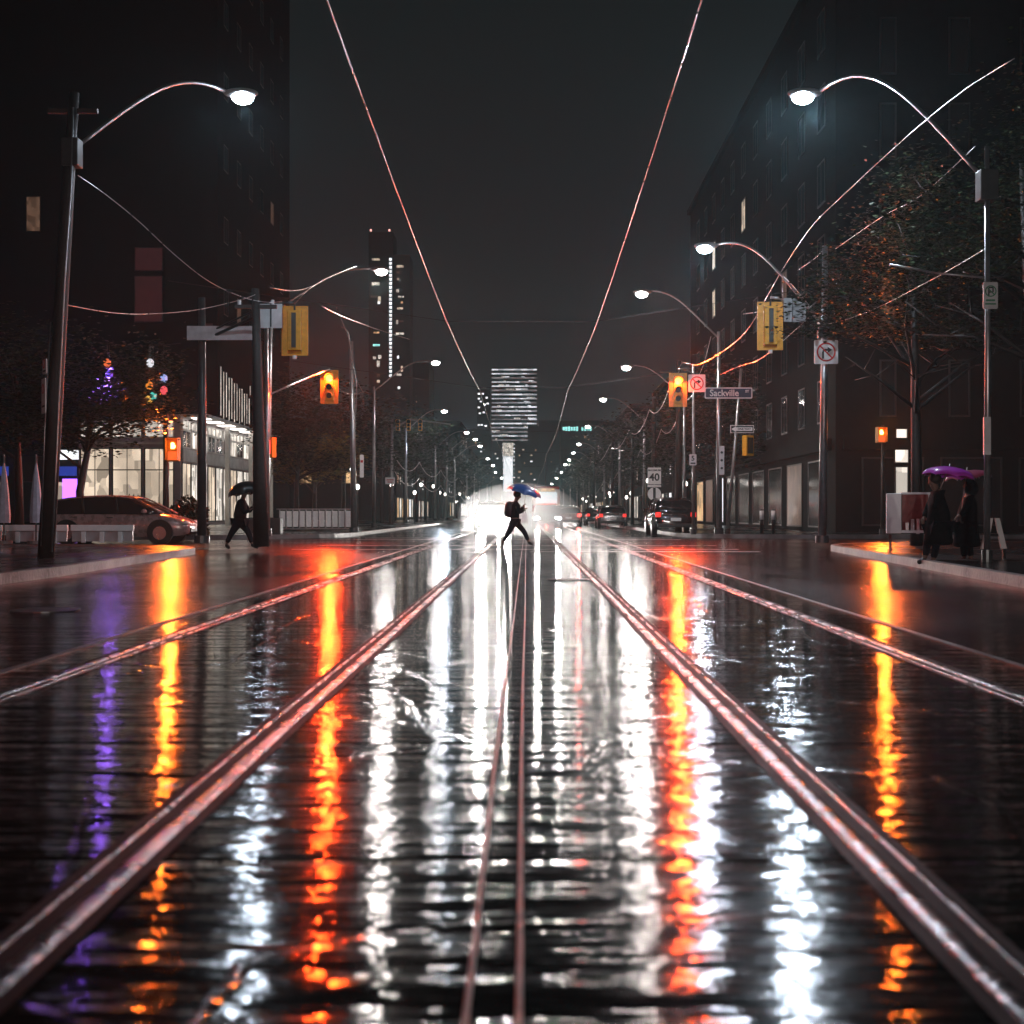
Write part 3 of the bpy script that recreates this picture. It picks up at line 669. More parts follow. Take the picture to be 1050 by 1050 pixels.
def ped_signal(loc, label, power, w=.42, h=.8, color=(1, .28, .06), st=20):
    g = thing('pedestrian_signal', label, 'pedestrian signal', tuple(loc), 0, 'pedestrian signals')
    b = MB(); b.box((0, 0, 0), (w, .22, h), 0, .02); b.build('housing', M['yellow'], g)
    mm = glow('lit_orange_hand', color, st)
    # raised hand made of a palm, four fingers and a thumb
    v = MB(); s = w*.32
    v.box((0, -.122, h*.14-s*.25), (s*.9, .02, s*.8))
    for i, (dx, hh) in enumerate(((-.36, .62), (-.12, .78), (.12, .74), (.36, .56))): v.box((dx*s, -.122, h*.14+s*.17+hh*s/2), (s*.17, .02, hh*s))
    v.box((s*.6, -.122, h*.14-s*.08), (s*.2, .02, s*.55)); v.build('lit_hand', mm, g)
    b = MB(); b.box((0, -.114, -h*.26), (w*.78, .014, h*.36)); b.build('lower_lens', glow('dim_orange_lens', (1, .12, .02), 1.2), g)
    b = MB(); b.box((0, -.22, h/2-.03), (w*.96, .22, .015)); b.box((-w/2+.01, -.22, 0), (.014, .22, h*.9)); b.box((w/2-.01, -.22, 0), (.014, .22, h*.9)); b.build('visor', M['yellow'], g)
    lamp_light('lamp_light', g, (0, -.42, h*.14), (1, .15, .015), power*3, .12, 'SPOT', (R(-90), 0, 0), R(115), .3)
    return g
ped_signal(P(178, 461, 44.7), 'pedestrian signal glowing orange in front of the lit corner building', 380)
ped_signal(P(903, 446, 50.7), 'signal glowing orange on the right in front of the dark brick building', 420, .36, .6, st=26)
g = thing('pedestrian_signal', 'unlit yellow pedestrian signal below the one-way arrow sign', 'pedestrian signal', tuple(P(767, 457, 51.8)), R(35), 'pedestrian signals')
b = MB(); b.box((0, 0, 0), (.4, .25, .8), 0, .02); b.build('housing', M['yellow'], g)
b = MB(); b.box((0, -.13, 0), (.3, .02, .62)); b.build('lens', M['offlens'], g)
g = thing('pedestrian_signal', 'small red-lit pedestrian signal on the left beyond the wooden pole', 'pedestrian signal', tuple(P(277, 459, 49.3)), R(-30), 'pedestrian signals')
b = MB(); b.box((0, 0, 0), (.4, .25, .75), 0, .02); b.build('housing', M['yellow'], g)
b = MB(); b.box((0, -.13, .02), (.26, .02, .5)); b.build('lens', glow('red_hand_lens', (1, .05, .03), 2.2), g)

# ------------------------------------------------------------------ signs
def sign(name, label, loc, w, h, face='white', cat='sign', border=None, rz=0.0, group='traffic and street signs', rad=.03, back=.012):
    g = thing(name, label, cat, tuple(loc), rz, group)
    def rr(w, h, r):
        out = []
        for (cx, cz, a0) in ((w/2-r, h/2-r, 0), (-w/2+r, h/2-r, 90), (-w/2+r, -h/2+r, 180), (w/2-r, -h/2+r, 270)):
            for k in range(4): a = R(a0+30*k); out.append((cx+r*math.cos(a), cz+r*math.sin(a)))
        return out
    if border:
        b = MB(); b.plate(rr(w, h, rad), -.006, .01); b.build('border', M[border], g)
        b = MB(); b.plate(rr(w-border_w*2, h-border_w*2, rad*.6), -.010, -.0065); b.build('plate', M[face], g)
    else:
        b = MB(); b.plate(rr(w, h, rad), -.010, .01); b.build('plate', M[face], g)
    return g
border_w = .03
def ring(mb, c, r, t, y, n=36, y2=None):
    vs = []
    for k in range(n):
        a = 2*math.pi*k/n; vs.append([mb.bm.verts.new((c[0]+q*math.cos(a), yy, c[1]+q*math.sin(a))) for q in (r, r-t) for yy in (y, y-.004)])
    for k in range(n):
        a, b_ = vs[k], vs[(k+1) % n]
        mb.bm.faces.new((a[1], b_[1], b_[3], a[3])); mb.bm.faces.new((a[0], b_[0], b_[1], a[1])); mb.bm.faces.new((a[2], a[3], b_[3], b_[2]))
def strip2d(mb, pts, t, y):
    """thick polyline on a sign face"""
    for (a, c) in zip(pts, pts[1:]):
        dx, dz = c[0]-a[0], c[1]-a[1]; L = math.hypot(dx, dz); nx, nz = -dz/L*t/2, dx/L*t/2
        mb.plate([(a[0]+nx, a[1]+nz), (a[0]-nx, a[1]-nz), (c[0]-nx, c[1]-nz), (c[0]+nx, c[1]+nz)], y-.004, y)
def turn_arrow(g, s):
    b = MB(); strip2d(b, [(-.13*s, -.28*s), (-.13*s, .02*s), (-.07*s, .09*s), (.08*s, .09*s)], .085*s, -.012); 
    b.plate([(.06*s, .22*s), (.06*s, -.04*s), (.25*s, .09*s)], -.0165, -.0125); b.build('arrow', M['blackink'], g)
def prohibition(g, s, r=.40, t=.065, c=(0, 0)):
    b = MB(); ring(b, (c[0], c[1]), r*s, t*s, -.017); strip2d(b, [(c[0]-.27*s*r/.4, c[1]+.27*s*r/.4), (c[0]+.27*s*r/.4, c[1]-.27*s*r/.4)], t*s*.9, -.0185); b.build('prohibition_ring', M['redink'], g)
s_ = .64
g = sign('no_right_turn_sign', 'square no-right-turn sign with red ring on the tall right pole', P(847, 361, 35.8), s_, s_); turn_arrow(g, s_); prohibition(g, s_)
g = sign('no_right_turn_sign', 'small no-right-turn sign touching the right red traffic signal', P(714.5, 393, 49.9), s_, s_+.02); turn_arrow(g, s_); prohibition(g, s_)
border_w = .045
g = sign('street_name_sign', 'dark street name sign reading Sackville St with a pale border', P(747, 403, 50.1), 1.80, .42, 'navy', border='white', rad=.05)
text('lettering', 'Sackville', .35, M['white'], g, (-.16, -.012, -.01), off=.006, sx=.93)
text('lettering', 'ST', .13, M['white'], g, (.70, -.012, .06), off=.004)
border_w = .025
g = sign('one_way_sign', 'black one-way arrow sign pointing left on the slim reddish pole', P(761, 440, 51.8), .92, .30, 'blackink', border='white', rad=.02)
b = MB(); b.plate([(-.42, 0), (-.24, .11), (-.24, .07), (.40, .07), (.40, -.07), (-.24, -.07), (-.24, -.11)], -.016, -.0125); b.build('arrow', M['white'], g)
text('lettering', 'ONE WAY', .11, M['blackink'], g, (.08, -.018, 0), off=.003)
g = sign('speed_limit_sign', 'white speed limit sign reading MAXIMUM 40 on the right', P(671, 488, 59.9), .6, .75)
text('lettering', 'MAXIMUM', .12, M['blackink'], g, (0, -.013, .25), off=.003)
text('lettering', '40', .46, M['blackink'], g, (0, -.013, -.07), off=.012)
pst = pole_arm((P(671, 500, 60).x, 60.1, .14), (P(671, 470, 60).x, 60.1, P(671, 478, 60).z), 'thin post under the speed limit sign on the right', [], 'steel', .035, 'post', 'sign_post', 'sign posts')
g = sign('tab_sign', 'narrow white tab plate just below the speed limit sign', P(671, 498.3, 59.9), .6, .1, rad=.01)
# round sign with two pale halves
g = thing('round_sign', 'round blue-white sign split by a black bar under the speed limit', 'sign', tuple(P(671, 506.5, 59.9)), 0, 'traffic and street signs')
b = MB(); b.disc((0, 0, 0), .30, .02, 'Y', 28); b.build('plate', M['white'], g)
b = MB(); b.box((0, -.014, 0), (.12, .006, .57)); b.build('bar', M['blackink'], g)
border_w = .02
g = sign('parking_sign', 'small white sign with a black figure 5 on the slim signal pole', P(710.5, 471.5, 50.2), .27, .42)
text('lettering', '5', .26, M['blackink'], g, (0, -.013, .05), off=.006); b = MB(); b.box((0, -.0125, -.13), (.18, .004, .05)); b.build('line', M['blackink'], g)
g = thing('banner', 'narrow pale vertical banner hanging low on the street lamp pole', 'banner', tuple(P(740, 472, 50.7)), 0)
b = MB(); b.box((0, 0, 0), (.20, .03, 1.1), 0, .005); b.build('cloth', M['grey'], g)
for z in (.3, 0, -.3):
    b = MB(); b.disc((0, -.019, z), .05, .006, 'Y', 14); b.build('dot', M['blackink'], g)
# green parking sign at the right edge
g = sign('parking_sign', 'green-marked no-parking sign with ring and arrows at the right edge', P(1015.5, 303, 21.9), .24, .44, 'grey', rad=.02)
b = MB(); strip2d(b, [(-.03, -.02), (-.03, .13), (.04, .13), (.04, .055), (-.03, .055)], .022, -.012); b.build('letter', M['blackink'], g)
b = MB(); ring(b, (0, .07), .095, .018, -.017); strip2d(b, [(-.06, .13), (.06, .01)], .016, -.0185); b.build('prohibition_ring', M['green'], g)
b = MB(); b.box((0, -.0125, -.08), (.15, .004, .03)); b.box((0, -.0125, -.14), (.18, .004, .025)); b.build('line', M['green'], g)
# tall narrow parking sign on the left pole, seen nearly edge-on
for k, (y, hh, lb) in enumerate(((376, .26, 'upper of two narrow pale parking signs on the left edge pole'), (406, .62, 'lower taller of two narrow pale parking signs on the left edge pole'))):
    g = sign('parking_sign', lb, P(46-.5*k*2, y, 23.7), .30, hh, rz=R(-58))
    b = MB(); ring(b, (0, hh*.2), .085, .018, -.017); b.build('prohibition_ring', M['redink'], g); b = MB(); b.box((0, -.0125, -hh*.3), (.2, .004, .03)); b.build('line', M['blackink'], g)
# backs of signs hanging from the signal arms
g = thing('hanging_sign', 'bare square back of a sign beside the left near signal', 'sign', tuple(P(277, 324, 33.9)), 0, 'backs of signs')
b = MB(); b.box((0, 0, 0), (.62, .012, .62), 0, .004); b.build('plate', M['grey'], g); b = MB(); b.box((.02, -.02, .02), (.04, .025, .6)); b.build('bracket', M['darksteel'], g)
g = thing('hanging_sign', 'pink-lit square back of a sign beside the right near signal', 'sign', tuple(P(815, 318, 34.9)), R(12), 'backs of signs')
b = MB(); b.plate([(-.31, .31), (-.31, -.31), (.31, -.31), (.31, .2), (-.05, .31)], -.006, .006); b.build('plate', M['grey'], g); b = MB(); b.box((-.08, -.02, 0), (.04, .025, .6)); b.build('bracket', M['steel'], g)
g = thing('hanging_sign', 'long dim grey back of a street name sign on the dark left pole', 'sign', tuple(P(227, 341.5, 35.7)), 0, 'backs of signs')
b = MB(); b.box((0, 0, 0), (1.85, .012, .38), 0, .004); b.build('plate', M['grey'], g); b = MB(); b.box((.1, -.012, .05), (1.1, .006, .07)); b.build('rib', M['grey'], g)
g = sign('parking_sign', 'small pinkish plate on the far left lamp pole', P(400, 493, 74.8), .55, .38)
b = MB(); b.box((0, -.0125, .05), (.4, .004, .05)); b.box((0, -.0125, -.07), (.3, .004, .05)); b.build('line', M['redink'], g)
g = sign('parking_sign', 'tall narrow pinkish plate on the red-lit pole right of the left red signal', P(371, 478, 55.8), .16, .95)
b = MB(); b.box((0, -.0125, .2), (.1, .004, .1)); b.build('line', M['redink'], g)

# ------------------------------------------------------------------ overhead wires
def wire(name, label, pts, r=.013, m='wire', cat='wire', group='overhead wires', smooth=True):
    pts = [Vector(p) for p in pts]
    o = pts[0]
    b = MB(); b.tube([p-o for p in pts], r, 6)
    ob = b.build(name, M[m], None, True, tuple(o)); return tag(ob, label, cat, group)
def sag(a, c, s, n=14):
    a, c = Vector(a), Vector(c); return [a.lerp(c, i/n)-Vector((0, 0, s*4*(i/n)*(1-i/n))) for i in range(n+1)]
def chain(pts, s, n=8):
    out = []
    for a, c in zip(pts, pts[1:]): out += sag(a, c, s, n)[0 if not out else 1:]
    return out
# contact wires over both tracks, slightly zigzag and sagging between the hangers
ys = [-12, 12, 34, 52, 80, 108, 140, 175, 215, 260, 310, 380]
zz = [0, .07, -.07, .10, -.08, .08, -.06, .08, -.06, .06, -.05, 0]
wire('contact_wire', 'left overhead tram wire running down the street', chain([(-1.93+z, y, 5.74) for y, z in zip(ys, zz)], .07), .008, cat='tram wire')
wire('contact_wire', 'right overhead tram wire running down the street', chain([(1.70-z, y, 5.74) for y, z in zip(ys, zz)], .07), .008, cat='tram wire')
for i, y in enumerate((12.1, 34.1, 52.1, 80, 108, 140)):
    wire('span_wire', f'{ORD[i]} thin dark span wire across the street holding the tram wires', [(-9.2, y, 6.9), (-1.93+zz[i+1], y, 5.86), (1.70-zz[i+1], y, 5.86), (8.6, y, 6.9)], .006 if y < 40 else .009, 'wiredark', group='span wires across the street')
W = [('thin pale cable sagging from the left edge pole to the leaning pole', [P(65, 312, 24), P(110, 320, 26), P(150, 322, 28), P(200, 318, 30), P(245, 308, 31.4), P(262, 302, 31.9)], .010),
     ('bright cable sagging down from the upper left to the leaning pole', [P(80, 180, 27), P(105, 197, 27.5), P(140, 225, 28.4), P(180, 262, 29.5), P(215, 289, 30.5), P(250, 305, 31.3), P(275, 310, 31.8), P(289, 309, 32.4)], .012),
     ('red-lit cable from the leaning pole up to the lamp arm', [P(277, 295, 32), P(300, 298, 35), P(318, 294, 38), P(345, 281, 42), P(365, 273, 47)], .012),
     ('short pale cable from the left near signal up to the lamp arm', [P(303, 311, 34), P(315, 298, 36), P(330, 288, 39), P(345, 280, 42)], .010),
     ('pale cable slanting down right of the left near signal', [P(330, 314, 38), P(355, 326, 44), P(385, 337, 52), P(420, 348, 62)], .013),
     ('cable slanting from the red-lit pole down toward its foot', [P(345, 315, 52), P(358, 350, 54), P(362, 380, 56), P(372, 402, 56)], .015),
     ('small cable hooking from the left red signal to the red-lit pole', [P(346, 396, 50), P(352, 402, 51.5), P(362, 404, 54), P(373, 402, 56)], .012),
     ('long pale cable from the right pole up to the right edge pole', [P(845, 333, 36), P(870, 327, 34.5), P(905, 313, 32), P(940, 295, 29), P(975, 276, 25.6), P(1012, 254, 22)], .011),
     ('pale span cable from the cable apex down to the right red signal', [P(800, 280, 37), P(786, 305, 39), P(765, 340, 42.5), P(740, 361, 46), P(715, 374, 49), P(700, 372, 50), P(696, 382, 50)], .014),
     ('short red-lit cable from the cable apex down to the sign back', [P(800, 280, 37), P(812, 292, 36.4), P(832, 316, 35.7)], .014),
     ('thin vertical hanger above the pink-lit sign back', [P(802.5, 283, 36.6), P(802.5, 306, 35.2)], .008),
     ('long thin cable rising from the cable apex to the upper right', [P(800, 280, 37), P(830, 235, 33), P(868, 197, 29), P(930, 140, 24.5), P(985, 95, 21), P(1040, 60, 18.5)], .008),
     ('second thin cable running up to the upper right behind the leaves', [P(857, 255, 36), P(905, 222, 31.6), P(945, 200, 29), P(1000, 150, 26)], .009),
     ('cable from the right pole slanting down left past the street lamp', [P(845, 256, 36), P(833, 267, 37.5), P(818, 277, 39)], .010),
     ('low pale cable curving from the right near signal to the name sign', [P(829, 326, 35.6), P(800, 352, 38), P(778, 369, 42), P(757, 376, 46), P(735, 386, 50)], .012),
     ('thin bright cable from the right near signal leftwards', [P(815, 310, 35), P(788, 318, 36.5), P(762, 322, 38.5)], .010),
     ('red-lit drop cable from the lit window down to the red signal', [P(729, 345, 51), P(722, 372, 50.6), P(716, 386, 50.2)], .014)]
for lb, pts, r_ in W:
    n = len(pts); sm = []
    for i in range(n-1):                                            # Catmull-Rom
        p0, p1, p2, p3 = [Vector(pts[max(0, min(n-1, k))]) for k in (i-1, i, i+1, i+2)]
        for k in range(5):
            u = k/5; sm.append(.5*((2*p1)+(-p0+p2)*u+(2*p0-5*p1+4*p2-p3)*u*u+(-p0+3*p1-3*p2+p3)*u**3))
    sm.append(Vector(pts[-1])); wire('cable', lb, sm, r_*.75)
# utility lines with scalloped sags down both sides
up = [(690, 385, 58), (666, 420, 76), (645, 441, 97), (625, 457, 122), (607, 473, 160), (592, 487, 215)]
wire('cable', 'bright scalloped cable running down the right side of the street', chain([P(*u) for u in [(714, 397, 50)]+up], .75, 10), .022)
wire('cable', 'second fainter scalloped cable lower on the right side', chain([P(a+12, c+20, dd) for a, c, dd in up], .8, 10), .018)
lp_ = [(404, 466, 100), (430, 474, 118), (452, 482, 145), (470, 489, 180), (486, 497, 230)]
wire('cable', 'scalloped cable far down the left side of the street', chain([P(*u) for u in lp_], 1.0, 10), .03)
wire('cable', 'lower scalloped cable far down the left side of the street', chain([P(a, c+16, dd) for a, c, dd in lp_], .9, 10), .026)
def upole(x, y, h, label):
    t = thing('utility_pole', label, 'utility pole', (x, y, .14), 0, 'utility poles')
    b = MB(); b.tube([(0, 0, 0), (0, 0, h)], [.16, .10], 10); b.build('pole', M['wood'], t, True)
    b = MB(); b.box((0, 0, h-.5), (1.6, .1, .1)); b.build('crossarm', M['wood'], t)
for i, (a, c, dd) in enumerate(up): upole(P(a, c, dd).x+.25, dd, P(a, c, dd).z+.5, f'wooden utility pole on the right side, {ORD[i]} beyond the crossing')
for i, (a, c, dd) in enumerate(lp_): upole(P(a, c, dd).x-.25, dd, P(a, c, dd).z+.5, f'wooden utility pole on the left side, {ORD[i]} beyond the tall block')
# gantry with two small yellow signals far left
t = thing('signal_gantry', 'thin far gantry arm over the street with small yellow signals', 'gantry', (P(402, 500, 95).x, 95, .14), 0)
o_ = Vector((P(402, 500, 95).x, 95, .14))
b = MB(); b.tube([(0, 0, 0), (0, 0, P(402, 430, 95).z-.14)], .09, 10); b.build('pole', M['steel'], t, True)
b = MB(); b.tube([Vector(P(402, 440, 95))-o_, Vector(P(420, 430, 95))-o_, Vector(P(462, 435, 95))-o_], .06, 8); b.build('arm', M['steel'], t, True)
for k, px_ in enumerate((408, 419, 431)):
    signal(P(px_, 436, 94.8), ['leftmost', 'middle', 'rightmost'][k]+' of three tiny yellow signals on the far left gantry', False, -1, .28, .78, False, 'signals on the far gantry')
# ------------------------------------------------------------------ trees
M['bark'] = mat('wet_bark', (.022, .018, .016), .5, noise=.4, nscale=8, bump=.6, bscale=30)
def leafmat(name, color, rough=.35):
    m = mat(name, color, rough, spec=.25, noise=.55, nscale=1.8); b = m.node_tree.nodes['Principled BSDF']
    b.inputs['Subsurface Weight'].default_value = 0.0
    return m
M['leaf'] = leafmat('dark_green_leaves', (.022, .034, .014))
M['leafpale'] = leafmat('warm_lit_yellow_leaves', (.26, .22, .07))  # yellow leaf tone, brightened to hold the warm light
def tree(name, label, base, h, crown_r, nleaf, leaf, leafm='leaf', crown_z=None, seed=1, squash=.75, trunk_r=.16, clear=0.35, group='street trees'):
    rg = random.Random(seed); t = thing(name, label, 'tree', base, 0, group)
    cz = crown_z or h*.66
    tb = MB(); limbs = []
    top = Vector((rg.uniform(-.3, .3), rg.uniform(-.3, .3), cz))
    tb.tube([(0, 0, 0), (rg.uniform(-.08, .08), 0, cz*.35), (top.x*.6, top.y*.6, cz*.7), top], [trunk_r, trunk_r*.8, trunk_r*.6, trunk_r*.35], 9)
    for k in range(15):
        a = k*2.4+rg.uniform(-.4, .4); z0 = cz*rg.uniform(.45, .95); L = crown_r*rg.uniform(.55, .95)
        s0 = Vector((top.x*z0/cz*.6, top.y*z0/cz*.6, z0)); e_ = s0+Vector((math.cos(a)*L, math.sin(a)*L, L*rg.uniform(.25, .75)))
        mid = s0.lerp(e_, .5)+Vector((rg.uniform(-.15, .15), rg.uniform(-.15, .15), L*.08))
        tb.tube([s0, mid, e_], [trunk_r*.34, trunk_r*.2, trunk_r*.06], 6); limbs += [mid, e_, s0.lerp(e_, .75)]
        for j in range(4):
            q = mid.lerp(e_, rg.random()); e2 = q+Vector((rg.uniform(-1, 1), rg.uniform(-1, 1), rg.uniform(-.2, .8)))*crown_r*.35
            tb.tube([q, e2], [trunk_r*.12, trunk_r*.04], 5); limbs += [e2, q.lerp(e2, .6)]
    tb.build('trunk', M['bark'], t, True)
    # leaf clumps around the branch ends; every leaf is a bent quad
    limbs += [Vector((rg.gauss(0, .35)*crown_r, rg.gauss(0, .35)*crown_r, cz+rg.uniform(-.3, .8)*crown_r*squash)) for _ in range(12)]
    clumps = [(c, crown_r*rg.uniform(.16, .34)) for c in limbs]
    vs, fs = [], []
    for i in range(nleaf):
        c, r_ = clumps[rg.randrange(len(clumps))]
        p = c+Vector((rg.gauss(0, .55), rg.gauss(0, .55), rg.gauss(0, .42)))*r_
        if p.z < cz*clear: continue
        a = rg.uniform(0, 6.28); tl = rg.uniform(-1.0, .4); s = leaf*rg.uniform(.6, 1.25)
        u = Vector((math.cos(a), math.sin(a), 0)); v = Vector((-math.sin(a)*math.cos(tl), math.cos(a)*math.cos(tl), math.sin(tl)))
        n_ = len(vs); vs += [p-u*s*.5, p+v*s*.32, p+u*s*.5, p-v*s*.32-Vector((0, 0, s*.1))]; fs.append((n_, n_+1, n_+2, n_+3))
    me = bpy.data.meshes.new('crown'); me.from_pydata([tuple(v) for v in vs], [], fs); me.materials.append(M[leafm])
    o = bpy.data.objects.new('crown', me); COL.objects.link(o); o.parent = t
    return t
def at(px_, dd): return ((px_-VPX)/F*dd, dd, .14)
tree('street_tree', 'dark leafy tree silhouetted against the lit corner building, left', at(84, 43), 6.6, 3.0, 14000, .17, seed=2, crown_z=4.3, clear=.62, squash=.6)
tree('street_tree', 'dark tree standing behind the parked car at the far left', at(20, 46), 9.0, 3.6, 7000, .2, seed=3, crown_z=5.6, clear=.6)
tree('street_tree', 'tall tree with lit leaves above the right pavement', at(940, 33), 9, 3.1, 22000, .13, seed=4, crown_z=6.9, clear=.75)
tree('street_tree', 'tree whose leaves surround the nearest right street lamp', at(1062, 27), 10.5, 2.9, 18000, .12, seed=14, crown_z=8.0, clear=.72)
tree('street_tree', 'tree with yellow leaves coloured as warmly lit behind the left red signal', at(322, 82), 6.5, 3.0, 5000, .24, 'leafpale', seed=5, crown_z=4.4, clear=.6, squash=.5)
tree('street_tree', 'dark tree just left of the yellow-leaved tree', at(304, 74), 8, 2.5, 6000, .24, seed=6, crown_z=5.8, clear=.55)
tree('street_tree', 'dark bushy tree behind the red-lit pole', at(352, 90), 11, 4.4, 6500, .3, seed=7, crown_z=7.4, clear=.5)
protos = [tree('street_tree', 'dark street tree in the left row, first beyond the red-lit pole', at(392, 108), 11, 4.5, 5000, .34, seed=8, crown_z=7.0, clear=.4),
          tree('street_tree', 'dark street tree in the right row, first beyond the parked dark car', (10.6, 74, .14), 10, 3.8, 5000, .30, seed=9, crown_z=6.6, clear=.4)]
for i, (px_, dd, s) in enumerate([(415, 128, 1.0), (436, 150, 1.1), (455, 180, 1.15), (468, 215, 1.2), (480, 260, 1.2)]):
    c = copy_tree(protos[i % 2]); c.location = at(px_, dd); c.scale = (s, s, s); c.rotation_euler = (0, 0, i*1.7)
    c['label'] = f'dark street tree in the left row, {ORD[i+1]} beyond the red-lit pole'
for i, (x, dd, s) in enumerate([(10.2, 92, 1.0), (10.4, 112, .95), (10.2, 138, 1.05), (10.3, 168, 1.0), (10.2, 205, 1.05), (10.6, 250, 1.1)]):
    c = copy_tree(protos[(i+1) % 2]); c.location = (x, dd, .14); c.scale = (s, s, s); c.rotation_euler = (0, 0, i*2.1+1)
    c['label'] = f'dark street tree in the right row, {ORD[i+1]} beyond the parked dark car'
# shrubs
def shrub(label, base, r_, h, n, seed):
    rg = random.Random(seed); t = thing('shrub', label, 'shrub', base, 0, 'shrubs')
    vs, fs = [], []
    for i in range(n):
        a = rg.uniform(0, 6.28); q = r_*math.sqrt(rg.random()); z = h*rg.random()*(1-.4*(q/r_))
        p = Vector((q*math.cos(a), q*math.sin(a), z)); d_ = Vector((rg.gauss(0, 1), rg.gauss(0, 1), rg.gauss(.6, .6))).normalized(); sd = d_.cross(Vector((0, 0, 1))).normalized()*.05
        n_ = len(vs); vs += [p-sd*.3, p+d_*.09-sd, p+d_*.2, p+d_*.09+sd]; fs.append((n_, n_+1, n_+2, n_+3))
    me = bpy.data.meshes.new('foliage'); me.from_pydata([tuple(v) for v in vs], [], fs); me.materials.append(M['leaf'])
    o = bpy.data.objects.new('foliage', me); COL.objects.link(o); o.parent = t
    b = MB()
    for k in range(6): b.tube([(0, 0, 0), (math.cos(k)*r_*.5, math.sin(k)*r_*.5, h*.7)], [.02, .008], 5)
    b.build('stem', M['bark'], t)
shrub('leafy shrub left of the dark pole in front of the lit building', at(193, 47), .7, 1.5, 2200, 1)
shrub('low shrub in front of the warm shop window behind the parked car', at(140, 62), 1.4, 1.7, 2500, 2)
# ------------------------------------------------------------------ vehicles
M['carglass'] = mat('car_glass', (.012, .014, .016), .06, spec=1.0, noise=.1)
M['tyre'] = mat('tyre_rubber', (.02, .02, .02), .6, noise=.2, nscale=20)
M['rim'] = mat('alloy_rim', (.45, .45, .46), .3, metal=.9, noise=.1)
M['chrome'] = mat('chrome_trim', (.7, .7, .72), .15, metal=1, noise=.05)
M['headglass'] = mat('headlight_glass', (.75, .75, .72), .12, spec=.9, noise=.1)
def loft(name, rings, m, parent, close=True, sub=1):
    b = bmesh.new(); vr = [[b.verts.new(p) for p in r] for r in rings]
    for a, c in zip(vr, vr[1:]):
        for k in range(len(a)-1): b.faces.new((a[k], a[k+1], c[k+1], c[k]))
    if close: b.faces.new(vr[0]); b.faces.new(vr[-1][::-1])
    bmesh.ops.recalc_face_normals(b, faces=b.faces)
    me = bpy.data.meshes.new(name); b.to_mesh(me); b.free(); me.materials.append(m)
    for p in me.polygons: p.use_smooth = True
    o = bpy.data.objects.new(name, me); COL.objects.link(o); o.parent = parent
    if sub: md = o.modifiers.new('s', 'SUBSURF'); md.levels = sub; md.render_levels = sub
    return o
